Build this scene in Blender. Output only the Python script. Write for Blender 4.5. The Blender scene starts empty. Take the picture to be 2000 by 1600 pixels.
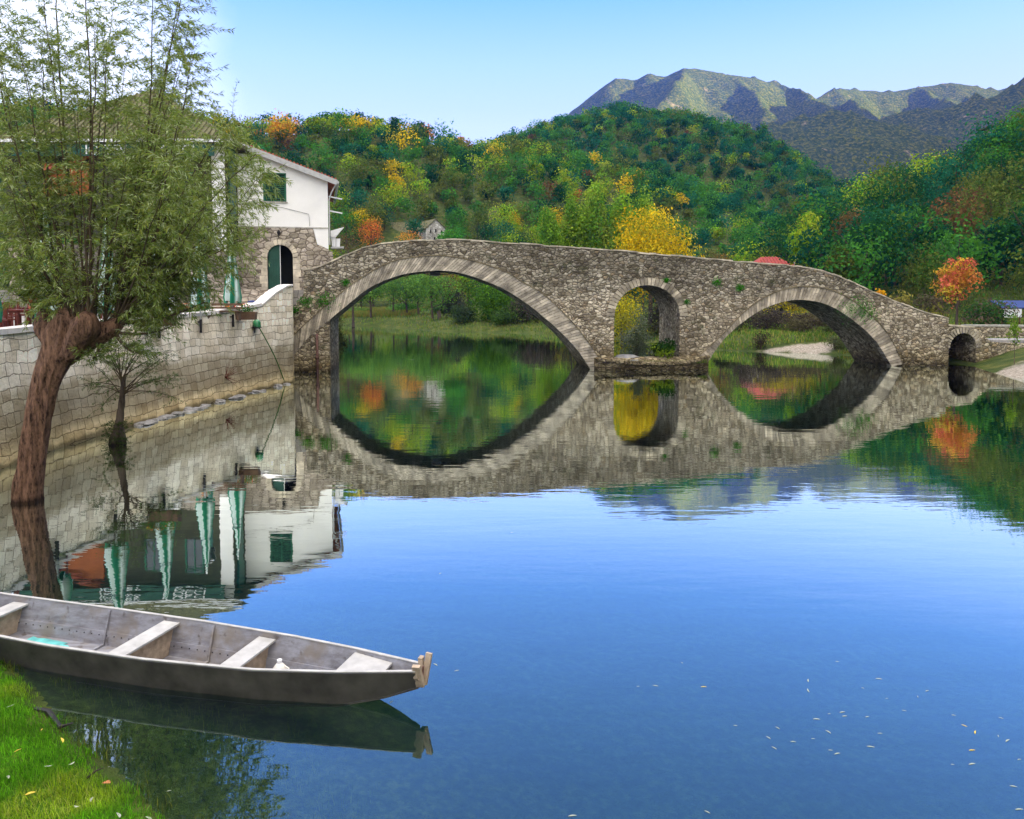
import bpy, math, random
import numpy as np
from mathutils import Vector, Matrix
from mathutils.geometry import tessellate_polygon

scene = bpy.context.scene
COL = scene.collection
R = math.radians

# ------------------------------------------------------------------ camera, world, sun, exposure
CAMH, FPX, TILT = 5.0, 1500.0, R(3.5)
PPX, PPY = 1000.0, 669.0                       # principal point of the photograph (2000 x 1600)
cam_d = bpy.data.cameras.new('camera'); cam = bpy.data.objects.new('camera', cam_d); COL.objects.link(cam)
cam.location = (0, 0, CAMH); cam.rotation_euler = (R(90) - TILT, 0, 0)
cam_d.sensor_width = 36.0; cam_d.lens = 36.0 * FPX / 2000.0
cam_d.shift_y = -(800.0 - PPY) / 2000.0
cam_d.clip_start = 0.1; cam_d.clip_end = 20000
scene.camera = cam

SUN_EL, SUN_AZ = R(16), R(-12)                  # azimuth measured from +X towards +Y
wd = bpy.data.worlds.new('World'); scene.world = wd; wd.use_nodes = True
nt = wd.node_tree; nt.nodes.clear()
wo = nt.nodes.new('ShaderNodeOutputWorld'); bg = nt.nodes.new('ShaderNodeBackground')
sky = nt.nodes.new('ShaderNodeTexSky'); sky.sky_type = 'NISHITA'; sky.sun_disc = False
sky.sun_elevation = SUN_EL; sky.sun_rotation = R(90) - SUN_AZ
sky.altitude = 0; sky.air_density = 1.0; sky.dust_density = 0.3; sky.ozone_density = 3.0
# clear blue band near the horizon, thin cloud to the left, unseen zenith made brighter to light the land, laid over the Nishita sky
def wn(kind, **kw):
    n = nt.nodes.new('ShaderNode' + kind)
    for k, v in kw.items(): setattr(n, k, v)
    return n
tc = wn('TexCoord'); sx = wn('SeparateXYZ'); nt.links.new(tc.outputs['Generated'], sx.inputs[0])
rp = wn('ValToRGB'); nt.links.new(sx.outputs[2], rp.inputs[0]); el = rp.color_ramp.elements
SKY = [(0.0, (.80, .86, .98)), (.12, (.86, .90, 1.0)), (.21, (.72, .84, 1.12)), (.28, (.50, .73, 1.2)), (.36, (.22, .53, 1.25)), (.45, (.21, .50, 1.2)), (.62, (.18, .41, .98)), (.74, (2.6, 2.5, 2.3)), (1.0, (5.4, 5.0, 4.4))]
while len(el) < len(SKY): el.new(1)
for e_, (q_, c_) in zip(el, SKY): e_.position = q_; e_.color = (*c_, 1)
cn = wn('TexNoise'); cn.inputs['Scale'].default_value = 3.5; cn.inputs['Detail'].default_value = 5; nt.links.new(tc.outputs['Generated'], cn.inputs['Vector'])
def wm(op, a, b=0.0, clamp=False):
    n = wn('Math', operation=op, use_clamp=clamp)
    for s, v in ((n.inputs[0], a), (n.inputs[1], b)):
        if isinstance(v, bpy.types.NodeSocket): nt.links.new(v, s)
        else: s.default_value = v
    return n.outputs[0]
cl = wm('MULTIPLY', wm('ADD', wm('MULTIPLY', sx.outputs[0], -4.6), wm('ADD', wm('MULTIPLY', cn.outputs[0], 1.6), -2.2)), 1.6, True)
cm = wn('Mix', data_type='RGBA'); nt.links.new(cl, cm.inputs[0]); nt.links.new(rp.outputs[0], cm.inputs[6]); cm.inputs[7].default_value = (1.25, 1.27, 1.32, 1)
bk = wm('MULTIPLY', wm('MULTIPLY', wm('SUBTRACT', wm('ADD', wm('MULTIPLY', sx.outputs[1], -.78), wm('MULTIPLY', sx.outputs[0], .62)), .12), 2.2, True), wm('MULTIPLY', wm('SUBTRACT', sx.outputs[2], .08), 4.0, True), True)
bm2 = wn('Mix', data_type='RGBA'); nt.links.new(bk, bm2.inputs[0]); nt.links.new(cm.outputs[2], bm2.inputs[6]); bm2.inputs[7].default_value = (2.3, 2.12, 1.82, 1)    # brighter sky added out of view behind and right, as front fill light
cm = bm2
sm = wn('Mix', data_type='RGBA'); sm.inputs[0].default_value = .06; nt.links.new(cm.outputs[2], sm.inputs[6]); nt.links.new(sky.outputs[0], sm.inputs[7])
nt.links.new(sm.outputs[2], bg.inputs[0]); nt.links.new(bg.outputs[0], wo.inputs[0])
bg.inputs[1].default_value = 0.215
sl = bpy.data.lights.new('sun', 'SUN'); so = bpy.data.objects.new('sun', sl); COL.objects.link(so)
sl.energy = 5.0; sl.angle = R(0.5); sl.color = (1.0, 0.84, 0.55)
sdir = Vector((math.cos(SUN_EL) * math.cos(SUN_AZ), math.cos(SUN_EL) * math.sin(SUN_AZ), math.sin(SUN_EL)))
so.rotation_euler = sdir.to_track_quat('Z', 'Y').to_euler(); so.location = (60, 20, 80)
scene.view_settings.view_transform = 'Standard'; scene.view_settings.look = 'None'
scene.view_settings.exposure = 2.55; scene.view_settings.gamma = 1.0
scene.render.engine = 'CYCLES'
cy = scene.cycles
cy.max_bounces = 8; cy.diffuse_bounces = 3; cy.glossy_bounces = 3; cy.transmission_bounces = 4; cy.transparent_max_bounces = 8
cy.volume_bounces = 0; cy.caustics_reflective = False; cy.caustics_refractive = False; cy.use_denoising = True

# ------------------------------------------------------------------ pixel helpers (only used to survey real positions)
def ray(px, py):
    u = (px - PPX) / FPX; v = (PPY - py) / FPX
    return np.array([u, math.cos(TILT) + v * math.sin(TILT), -math.sin(TILT) + v * math.cos(TILT)])
def P(px, py, Y):
    d = ray(px, py); k = Y / d[1]
    return Vector((d[0] * k, Y, CAMH + d[2] * k))
def G(px, py, z=0.0):
    d = ray(px, py); k = (z - CAMH) / d[2]
    return Vector((d[0] * k, d[1] * k, z))

# ------------------------------------------------------------------ mesh helpers
def link(o, parent=None, label=None, cat=None, group=None, kind=None):
    COL.objects.link(o)
    if parent is not None:
        o.parent = parent
        o.matrix_parent_inverse = parent.matrix_basis.inverted()
    return tag(o, label, cat, group, kind)
def tag(o, label=None, cat=None, group=None, kind=None):
    if label: o['label'] = label
    if cat: o['category'] = cat
    if group: o['group'] = group
    if kind: o['kind'] = kind
    return o
def empty(name, loc, label, cat, group=None, rz=0.0):
    e = bpy.data.objects.new(name, None); e.location = loc; e.rotation_euler = (0, 0, rz); e.empty_display_size = .2
    return link(e, None, label, cat, group)
def np_mesh(name, verts, quads, cols=None, smooth=False, mat=None):
    me = bpy.data.meshes.new(name)
    verts = np.asarray(verts, np.float32).reshape(-1, 3); quads = np.asarray(quads, np.int32)
    k = quads.shape[1]; n = len(quads)
    me.vertices.add(len(verts)); me.vertices.foreach_set('co', verts.ravel())
    me.loops.add(n * k); me.loops.foreach_set('vertex_index', quads.ravel())
    me.polygons.add(n); me.polygons.foreach_set('loop_start', np.arange(0, n * k, k, dtype=np.int32))
    me.polygons.foreach_set('use_smooth', np.full(n, smooth))
    me.update(calc_edges=True)
    if cols is not None:
        a = me.color_attributes.new('Col', 'FLOAT_COLOR', 'POINT')
        c = np.ones((len(verts), 4), np.float32); c[:, :3] = cols; a.data.foreach_set('color', c.ravel())
    if mat: me.materials.append(mat)
    return me
class MB:
    """collects shapes into one mesh"""
    def __init__(s): s.v = []; s.f = []; s.c = []; s.cur = (1, 1, 1)
    def add(s, vs, fs, col=None):
        b = len(s.v); s.v += [tuple(v) for v in vs]; s.f += [tuple(b + i for i in f) for f in fs]
        s.c += [col or s.cur] * len(vs); return s
    def box(s, c, d, rz=0.0, col=None, top=1.0, tilt=None):
        x, y, z = d[0] / 2, d[1] / 2, d[2] / 2; vs = []
        for sz in (-1, 1):
            k = top if sz > 0 else 1
            for sx, sy in ((-1, -1), (1, -1), (1, 1), (-1, 1)):
                vs.append(Vector((sx * x * k, sy * y * k, sz * z)))
        m = Matrix.Rotation(rz, 3, 'Z')
        if tilt is not None: m = m @ tilt
        vs = [m @ v + Vector(c) for v in vs]
        return s.add(vs, [(0, 3, 2, 1), (4, 5, 6, 7), (0, 1, 5, 4), (1, 2, 6, 5), (2, 3, 7, 6), (3, 0, 4, 7)], col)
    def beam(s, a, b, w, h, up=(0, 0, 1), col=None):
        a, b = Vector(a), Vector(b); d = (b - a).normalized(); u = Vector(up)
        r = d.cross(u).normalized() * w / 2; q = r.cross(d).normalized() * h / 2
        vs = [a - r - q, a + r - q, a + r + q, a - r + q, b - r - q, b + r - q, b + r + q, b - r + q]
        return s.add(vs, [(0, 1, 2, 3), (7, 6, 5, 4), (0, 4, 5, 1), (1, 5, 6, 2), (2, 6, 7, 3), (3, 7, 4, 0)], col)
    def tube(s, pts, rad, n=6, col=None, cap=True):
        pts = [Vector(p) for p in pts]
        if not isinstance(rad, (list, tuple)): rad = [rad] * len(pts)
        vs = []; ref = None
        for i, p in enumerate(pts):
            t = (pts[min(i + 1, len(pts) - 1)] - pts[max(i - 1, 0)])
            if t.length < 1e-9: t = Vector((0, 0, 1))
            t.normalize()
            if ref is None: ref = t.orthogonal().normalized()
            ref = (ref - t * ref.dot(t)); ref = ref.normalized() if ref.length > 1e-6 else t.orthogonal().normalized()
            q = t.cross(ref)
            for k in range(n):
                a = 2 * math.pi * k / n; vs.append(p + (ref * math.cos(a) + q * math.sin(a)) * rad[i])
        fs = []
        for i in range(len(pts) - 1):
            for k in range(n):
                fs.append((i * n + k, i * n + (k + 1) % n, (i + 1) * n + (k + 1) % n, (i + 1) * n + k))
        if cap: fs += [tuple(range(n))[::-1], tuple((len(pts) - 1) * n + k for k in range(n))]
        return s.add(vs, fs, col)
    def build(s, name, mat, parent=None, smooth=False, **kw):
        me = bpy.data.meshes.new(name); me.from_pydata(s.v, [], s.f); me.materials.append(mat)
        a = me.color_attributes.new('Col', 'FLOAT_COLOR', 'POINT')
        c = np.ones((len(s.v), 4), np.float32)
        if s.v: c[:, :3] = np.array(s.c); a.data.foreach_set('color', c.ravel())
        if smooth: me.polygons.foreach_set('use_smooth', np.full(len(me.polygons), True))
        me.update()
        return link(bpy.data.objects.new(name, me), parent, **kw)
def local_part(ob, parent):
    """parent a mesh whose vertices are already in the parent's local space"""
    ob.parent = parent; ob.matrix_parent_inverse = Matrix.Identity(4); return ob
def copy_tree(root, loc, rz=0.0, sc=1.0, **kw):
    r = root.copy(); COL.objects.link(r); r.location = loc; r.rotation_euler = (0, 0, rz); r.scale = (sc, sc, sc)
    for ch in root.children:
        c = ch.copy(); COL.objects.link(c); c.parent = r
        for g in ch.children:
            d = g.copy(); COL.objects.link(d); d.parent = c
    return tag(r, **kw)

def _h(ix, iy, seed):
    n = (ix.astype(np.int64) * 374761393 + iy.astype(np.int64) * 668265263 + seed * 1442695041) & 0xffffffff
    n = ((n ^ (n >> 13)) * 1274126177) & 0xffffffff
    return ((n ^ (n >> 16)) & 0xffff) / 65535.0
def vnoise(x, y, seed=0):
    x = np.asarray(x, float); y = np.asarray(y, float)
    ix = np.floor(x); iy = np.floor(y); fx = x - ix; fy = y - iy
    fx = fx * fx * (3 - 2 * fx); fy = fy * fy * (3 - 2 * fy)
    a = _h(ix, iy, seed); b = _h(ix + 1, iy, seed); c = _h(ix, iy + 1, seed); d = _h(ix + 1, iy + 1, seed)
    return (a * (1 - fx) + b * fx) * (1 - fy) + (c * (1 - fx) + d * fx) * fy
def fbm(x, y, seed=0, o=4):
    t = 0; a = .5
    for i in range(o): t = t + a * vnoise(x * 2 ** i, y * 2 ** i, seed + i * 7); a *= .5
    return t
def sstep(t): t = np.clip(t, 0, 1); return t * t * (3 - 2 * t)

# ------------------------------------------------------------------ materials
def newmat(name):
    m = bpy.data.materials.new(name); m.use_nodes = True; t = m.node_tree; t.nodes.clear()
    o = t.nodes.new('ShaderNodeOutputMaterial'); b = t.nodes.new('ShaderNodeBsdfPrincipled'); t.links.new(b.outputs[0], o.inputs[0])
    return m, t, b, o
def N(t, kind, **kw):
    n = t.nodes.new('ShaderNode' + kind)
    for k, v in kw.items():
        if hasattr(n, k): setattr(n, k, v)
        else: n.inputs[k.replace('_', ' ')].default_value = v
    return n
def ramp(t, fac, stops, interp='LINEAR'):
    r = t.nodes.new('ShaderNodeValToRGB'); r.color_ramp.interpolation = interp
    e = r.color_ramp.elements
    while len(e) > len(stops): e.remove(e[-1])
    while len(e) < len(stops): e.new(1)
    for i, (p, c) in enumerate(stops):
        e[i].position = p; e[i].color = (*c, 1) if len(c) == 3 else c
    t.links.new(fac, r.inputs[0]); return r.outputs[0]
def mixc(t, fac, a, b, mode='MIX'):
    m = t.nodes.new('ShaderNodeMix'); m.data_type = 'RGBA'; m.blend_type = mode
    for s, v in ((m.inputs[0], fac), (m.inputs[6], a), (m.inputs[7], b)):
        if hasattr(v, 'is_linked') or isinstance(v, bpy.types.NodeSocket): t.links.new(v, s)
        else: s.default_value = v if not isinstance(v, tuple) else (*v, 1)
    return m.outputs[2]
def math_(t, op, a, b=0.0, clamp=False):
    m = t.nodes.new('ShaderNodeMath'); m.operation = op; m.use_clamp = clamp
    for s, v in ((m.inputs[0], a), (m.inputs[1], b)):
        if isinstance(v, bpy.types.NodeSocket): t.links.new(v, s)
        else: s.default_value = v
    return m.outputs[0]
def coords(t, scale=(1, 1, 1), which='Object', rot=(0, 0, 0)):
    c = t.nodes.new('ShaderNodeTexCoord'); m = t.nodes.new('ShaderNodeMapping')
    m.inputs['Scale'].default_value = scale; m.inputs['Rotation'].default_value = rot
    t.links.new(c.outputs[which], m.inputs[0]); return m.outputs[0]
def noise(t, vec, scale, detail=3, rough=.55, out='Fac'):
    n = t.nodes.new('ShaderNodeTexNoise'); n.inputs['Scale'].default_value = scale
    n.inputs['Detail'].default_value = detail; n.inputs['Roughness'].default_value = rough
    t.links.new(vec, n.inputs['Vector']); return n.outputs[0 if out == 'Fac' else 1]
def bump(t, b, h, strength, dist=0.05):
    n = t.nodes.new('ShaderNodeBump'); n.inputs['Strength'].default_value = strength; n.inputs['Distance'].default_value = dist
    t.links.new(h, n.inputs['Height']); t.links.new(n.outputs[0], b.inputs['Normal']); return n
def simple(name, col, rough=.7, var=.25, nscale=3.0, metal=0.0, bumpd=0.0, attr=False, spec=.3):
    m, t, b, o = newmat(name); v = coords(t)
    n = noise(t, v, nscale, 4)
    lo = tuple(c * (1 - var) for c in col); hi = tuple(min(1, c * (1 + var)) for c in col)
    c = ramp(t, n, [(.3, lo), (.7, hi)])
    if attr:
        a = t.nodes.new('ShaderNodeAttribute'); a.attribute_name = 'Col'; c = mixc(t, 1.0, c, a.outputs[0], 'MULTIPLY')
    t.links.new(c, b.inputs['Base Color']); b.inputs['Roughness'].default_value = rough; b.inputs['Metallic'].default_value = metal
    b.inputs['Specular IOR Level'].default_value = spec
    if bumpd: bump(t, b, noise(t, v, nscale * 4, 4), 1.0, bumpd)
    return m
def stone(name, scale, cols, mortar, edge=.06, bumpd=.05, dirt=.35, zstain=None, uv=False, rnd=.8, attr=False, moss=0.0, wob=.12, light=None):
    m, t, b, o = newmat(name)
    raw = coords(t, (1, 1, 1), 'UV' if uv else 'Object')
    nz = t.nodes.new('ShaderNodeTexNoise'); nz.inputs['Scale'].default_value = 1.3; nz.inputs['Detail'].default_value = 3
    t.links.new(raw, nz.inputs['Vector'])
    sub = t.nodes.new('ShaderNodeVectorMath'); sub.operation = 'SUBTRACT'; t.links.new(nz.outputs[1], sub.inputs[0]); sub.inputs[1].default_value = (.5, .5, .5)
    scl = t.nodes.new('ShaderNodeVectorMath'); scl.operation = 'SCALE'; t.links.new(sub.outputs[0], scl.inputs[0]); scl.inputs['Scale'].default_value = wob
    ad = t.nodes.new('ShaderNodeVectorMath'); ad.operation = 'ADD'; t.links.new(raw, ad.inputs[0]); t.links.new(scl.outputs[0], ad.inputs[1])
    mp = t.nodes.new('ShaderNodeMapping'); mp.inputs['Scale'].default_value = scale; t.links.new(ad.outputs[0], mp.inputs[0])
    def vor(feat):
        v = t.nodes.new('ShaderNodeTexVoronoi'); v.feature = feat; v.inputs['Scale'].default_value = 1.0; v.inputs['Randomness'].default_value = rnd
        if uv: v.voronoi_dimensions = '2D'
        t.links.new(mp.outputs[0], v.inputs['Vector']); return v
    v1 = vor('F1'); v2 = vor('DISTANCE_TO_EDGE')
    sp = t.nodes.new('ShaderNodeSeparateColor'); t.links.new(v1.outputs['Color'], sp.inputs[0])
    c = ramp(t, sp.outputs[0], cols)
    fine = noise(t, raw, 9.0, 6, .65)
    c = mixc(t, 1.0, c, ramp(t, fine, [(.25, (.62, .6, .58)), (.55, (1, 1, 1)), (.8, (1.2, 1.2, 1.18))]), 'MULTIPLY')
    mask = ramp(t, v2.outputs['Distance'], [(edge * .25, (0, 0, 0)), (edge, (1, 1, 1))])
    c = mixc(t, mask, mortar, c)
    big = noise(t, raw, .35, 4, .6)
    c = mixc(t, dirt, c, mixc(t, 1.0, c, ramp(t, big, [(.35, (.35, .33, .28)), (.6, (1.15, 1.13, 1.08))]), 'MULTIPLY'))
    if moss:
        mm = ramp(t, noise(t, raw, .9, 5, .7), [(.58, (0, 0, 0)), (.68, (moss, moss, moss))])
        c = mixc(t, mm, c, (.06, .09, .025))
    if zstain:                        # waterline stains, bands over height
        sx = t.nodes.new('ShaderNodeSeparateXYZ'); t.links.new(coords(t), sx.inputs[0])
        zz = math_(t, 'ADD', sx.outputs[2], math_(t, 'MULTIPLY', math_(t, 'SUBTRACT', noise(t, raw, .8, 4), .5), zstain[1]))
        mr = t.nodes.new('ShaderNodeMapRange'); mr.inputs['From Max'].default_value = zstain[0]; t.links.new(zz, mr.inputs[0])
        c = mixc(t, 1.0, c, ramp(t, mr.outputs[0], zstain[2]), 'MULTIPLY')
    if attr:
        a = t.nodes.new('ShaderNodeAttribute'); a.attribute_name = 'Col'; c = mixc(t, 1.0, c, a.outputs[0], 'MULTIPLY')
    t.links.new(c, b.inputs['Base Color']); b.inputs['Roughness'].default_value = .9; b.inputs['Specular IOR Level'].default_value = .2
    h = math_(t, 'MINIMUM', v2.outputs['Distance'], .18)
    h = math_(t, 'ADD', math_(t, 'MULTIPLY', h, 5.0), math_(t, 'MULTIPLY', fine, .5))
    h = math_(t, 'ADD', h, math_(t, 'MULTIPLY', sp.outputs[1], .5))
    bump(t, b, h, 1.0, bumpd)
    return m

def coursed(name, w, h, c1, c2, mortar, bumpd, zstain, wob=.10):
    """coursed blocks laid along the wall (UV in metres)"""
    m, t, b, o = newmat(name); raw = coords(t, (1, 1, 1), 'UV')
    def warp(src, sc, amt):
        nz = t.nodes.new('ShaderNodeTexNoise'); nz.inputs['Scale'].default_value = sc; nz.inputs['Detail'].default_value = 2; t.links.new(src, nz.inputs['Vector'])
        sub = t.nodes.new('ShaderNodeVectorMath'); sub.operation = 'SUBTRACT'; t.links.new(nz.outputs[1], sub.inputs[0]); sub.inputs[1].default_value = (.5, .5, .5)
        s_ = t.nodes.new('ShaderNodeVectorMath'); s_.operation = 'SCALE'; t.links.new(sub.outputs[0], s_.inputs[0]); s_.inputs['Scale'].default_value = amt
        a_ = t.nodes.new('ShaderNodeVectorMath'); a_.operation = 'ADD'; t.links.new(src, a_.inputs[0]); t.links.new(s_.outputs[0], a_.inputs[1]); return a_.outputs[0]
    vec = warp(warp(raw, .55, wob * 4.5), 3.2, wob * 1.7)
    br_ = t.nodes.new('ShaderNodeTexBrick'); t.links.new(vec, br_.inputs['Vector']); br_.offset = .37; br_.offset_frequency = 2; br_.squash = 1.45; br_.squash_frequency = 2
    br_.inputs['Scale'].default_value = 1; br_.inputs['Brick Width'].default_value = w; br_.inputs['Row Height'].default_value = h
    br_.inputs['Mortar Size'].default_value = .013; br_.inputs['Mortar Smooth'].default_value = .35
    br_.inputs['Color1'].default_value = (*c1, 1); br_.inputs['Color2'].default_value = (*c2, 1); br_.inputs['Mortar'].default_value = (*mortar, 1)
    fine = noise(t, raw, 8, 6, .65); c = mixc(t, 1.0, br_.outputs[0], ramp(t, fine, [(.28, (.78, .76, .73)), (.45, (1, 1, 1)), (.8, (1.1, 1.1, 1.1))]), 'MULTIPLY')
    c = mixc(t, 1.0, c, ramp(t, noise(t, raw, .9, 4), [(.3, (.72, .7, .65)), (.6, (1.05, 1.05, 1.05))]), 'MULTIPLY')
    sx = t.nodes.new('ShaderNodeSeparateXYZ'); t.links.new(coords(t), sx.inputs[0])
    zz = math_(t, 'ADD', sx.outputs[2], math_(t, 'MULTIPLY', math_(t, 'SUBTRACT', noise(t, raw, .8, 4), .5), zstain[1]))
    mr = t.nodes.new('ShaderNodeMapRange'); mr.inputs['From Max'].default_value = zstain[0]; t.links.new(zz, mr.inputs[0])
    c = mixc(t, 1.0, c, ramp(t, mr.outputs[0], zstain[2]), 'MULTIPLY')
    t.links.new(c, b.inputs['Base Color']); b.inputs['Roughness'].default_value = .9; b.inputs['Specular IOR Level'].default_value = .2
    h_ = math_(t, 'ADD', math_(t, 'MULTIPLY', math_(t, 'SUBTRACT', 1.0, br_.outputs[1]), 1.0), math_(t, 'MULTIPLY', fine, .7)); bump(t, b, h_, 1.0, bumpd); return m
M = {}
GREYS = [(0, (.20, .165, .115)), (.3, (.38, .33, .25)), (.6, (.56, .50, .39)), (.85, (.80, .72, .59)), (1, (.44, .34, .22))]
M['bridge'] = stone('bridge_rubble', (3.5, 3.5, 5.6), GREYS, (.15, .13, .10), .075, .07, .55, moss=.5, rnd=1.0, wob=.42,
                    zstain=(6, .8, [(0, (.25, .23, .17)), (.05, (.42, .38, .28)), (.12, (.8, .74, .58)), (.25, (1, .97, .9)), (.7, (1.08, 1.05, 1)), (.92, (.8, .8, .78)), (1, (.7, .7, .68))]))
M['ringstone'] = simple('dressed_stone', (.55, .48, .37), .9, .5, 1.6, bumpd=.012, attr=True)
M['coping'] = simple('coping_stone', (.42, .40, .35), .9, .3, 4, bumpd=.02)
M['quay'] = coursed('quay_stone', .40, .37, (.95, .89, .78), (.66, .58, .46), (.34, .29, .21), .07,
                  (4.4, .6, [(0, (.22, .19, .12)), (.025, (.3, .26, .16)), (.05, (.8, .68, .44)), (.10, (.85, .75, .53)), (.15, (.50, .44, .32)), (.30, (.44, .41, .34)), (.46, (.55, .52, .44)), (.53, (1.0, .98, .96)), (1, (1.3, 1.28, 1.24))]))
M['white_coping'] = simple('white_capping', (.82, .76, .72), .8, .1, 3)
M['house_stone'] = stone('house_rubble', (2.2, 2.2, 3.4), [(0, (.30, .26, .20)), (.5, (.46, .40, .33)), (1, (.62, .54, .45))], (.16, .13, .10), .07, .05, .4)
M['plaster'] = simple('white_plaster', (.93, .91, .87), .9, .05, .8, bumpd=.003)
M['white'] = simple('white_paint', (.8, .8, .8), .5, .05)
M['tile'] = simple('roof_tile', (.34, .10, .06), .85, .35, 3, bumpd=.03)
M['oldtile'] = simple('old_roof_tile', (.12, .115, .055), .9, .4, 2, bumpd=.05)
M['dark'] = simple('dark_interior', (.012, .014, .012), .8, .2)
M['greenpaint'] = simple('green_door_paint', (.012, .07, .045), .5, .2, 2)
M['green_metal'] = simple('green_metal', (.01, .10, .07), .4, .2, 4, spec=.5)
M['shutter'] = simple('green_shutter', (.02, .13, .07), .6, .2, 6)
M['black'] = simple('black_metal', (.02, .018, .018), .5, .2)
M['zinc'] = simple('zinc_gutter', (.45, .45, .44), .5, .15, 4)
M['rust'] = simple('rusty_steel', (.14, .075, .06), .8, .4, 5, bumpd=.005)
M['canopy'] = simple('parasol_cloth', (1, 1, 1), .85, .06, 6, attr=True)
M['redwood'] = simple('dark_red_wood', (.13, .025, .014), .5, .3, 6)
M['timber'] = simple('brown_timber', (.12, .07, .04), .7, .3, 6)
M['render_olive'] = simple('aged_render', (.05, .052, .03), .9, .3, 1)
M['orange_wall'] = simple('orange_render', (.30, .09, .03), .9, .2, 1)
M['terrace'] = stone('terrace_paving', (1.1, 1.4, 1.0), [(0, (.3, .28, .26)), (1, (.42, .40, .38))], (.15, .14, .13), .04, .01, .3)
M['glass'] = simple('window_glass', (.02, .03, .035), .08, .1, spec=.8)
M['plastic'] = simple('white_plastic', (.75, .72, .66), .4, .08)
M['flower_red'] = simple('red_petals', (.75, .05, .02), .6, .3, 20)
M['leafgreen'] = simple('leaf_green', (.05, .16, .03), .6, .3, 20)
M['rock'] = simple('grey_rock', (.27, .26, .25), .9, .4, 3, bumpd=.05)
M['bluetarp'] = simple('blue_sheet', (.015, .035, .16), .5, .2)
M['brass'] = simple('green_yellow_glass', (.03, .22, .08), .25, .5, 8, spec=.6)

def foliage_mat(name, transl=.4):
    m, t, b, o = newmat(name)
    a = t.nodes.new('ShaderNodeAttribute'); a.attribute_name = 'Col'
    t.nodes.remove(b)
    d = t.nodes.new('ShaderNodeBsdfDiffuse'); tr = t.nodes.new('ShaderNodeBsdfTranslucent')
    mx = t.nodes.new('ShaderNodeMixShader'); mx.inputs[0].default_value = transl
    t.links.new(a.outputs[0], d.inputs[0]); t.links.new(a.outputs[0], tr.inputs[0])
    t.links.new(d.outputs[0], mx.inputs[1]); t.links.new(tr.outputs[0], mx.inputs[2]); t.links.new(mx.outputs[0], o.inputs[0])
    return m
M['foliage'] = foliage_mat('foliage')
def bark_mat(name, c1, c2, sc, d):
    m, t, b, o = newmat(name)
    v = coords(t, (sc, sc, sc * .2))
    n = math_(t, 'ADD', math_(t, 'MULTIPLY', noise(t, v, 1.0, 6, .7), .75), math_(t, 'MULTIPLY', noise(t, coords(t, (sc * 2.4, sc * 2.4, sc)), 1.0, 4, .6), .25))
    cc = ramp(t, n, [(.36, c1), (.48, tuple((x + y) / 2 for x, y in zip(c1, c2))), (.62, c2)])
    gz_ = t.nodes.new('ShaderNodeNewGeometry'); sz_ = t.nodes.new('ShaderNodeSeparateXYZ'); t.links.new(gz_.outputs['Position'], sz_.inputs[0])
    cc = mixc(t, 1.0, cc, ramp(t, math_(t, 'ADD', math_(t, 'MULTIPLY', sz_.outputs[2], 1.6), math_(t, 'MULTIPLY', n, .25)), [(.2, (.22, .22, .2)), (.42, (1, 1, 1))]), 'MULTIPLY')   # wet at the waterline
    t.links.new(cc, b.inputs['Base Color'])
    b.inputs['Roughness'].default_value = .9; b.inputs['Specular IOR Level'].default_value = .2
    bump(t, b, n, 1.0, d); return m
M['bark'] = bark_mat('willow_bark', (.018, .009, .005), (.34, .19, .12), 13, .12)
M['twig'] = simple('twig_bark', (.07, .05, .025), .8, .3, 4)
M['trunk'] = bark_mat('tree_bark', (.03, .022, .016), (.13, .10, .075), 5, .03)

def wood_mat():
    m, t, b, o = newmat('grey_painted_boards')
    v = coords(t, (.7, 6, 6)); raw = coords(t)
    n1 = noise(t, v, 1.6, 6, .65); n2 = noise(t, raw, 2.2, 5, .6); n3 = noise(t, raw, 6.5, 4, .5)
    c = ramp(t, n1, [(.3, (.13, .12, .13)), (.55, (.25, .25, .28)), (.75, (.34, .34, .38))])
    c = mixc(t, ramp(t, n2, [(.5, (0, 0, 0)), (.64, (.7, .7, .7))]), c, (.20, .165, .13))
    c = mixc(t, ramp(t, n3, [(.62, (0, 0, 0)), (.72, (.85, .85, .85))]), c, (.07, .055, .045))
    t.links.new(c, b.inputs['Base Color']); b.inputs['Roughness'].default_value = .75
    bump(t, b, n1, .6, .006); return m
M['boat'] = wood_mat()
M['boat_out'] = simple('weathered_dark_boards', (.062, .058, .050), .8, .5, 2.5, bumpd=.004)  # outer planking darker than the inside boards
M['seatwood'] = simple('pale_grey_plank', (.42, .41, .40), .75, .2, 5, bumpd=.003)
M['palewood'] = simple('bare_pale_wood', (.40, .31, .23), .8, .3, 9, bumpd=.004)
M['turq'] = simple('turquoise_paint_spill', (.12, .45, .45), .6, .35, 6)
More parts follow.
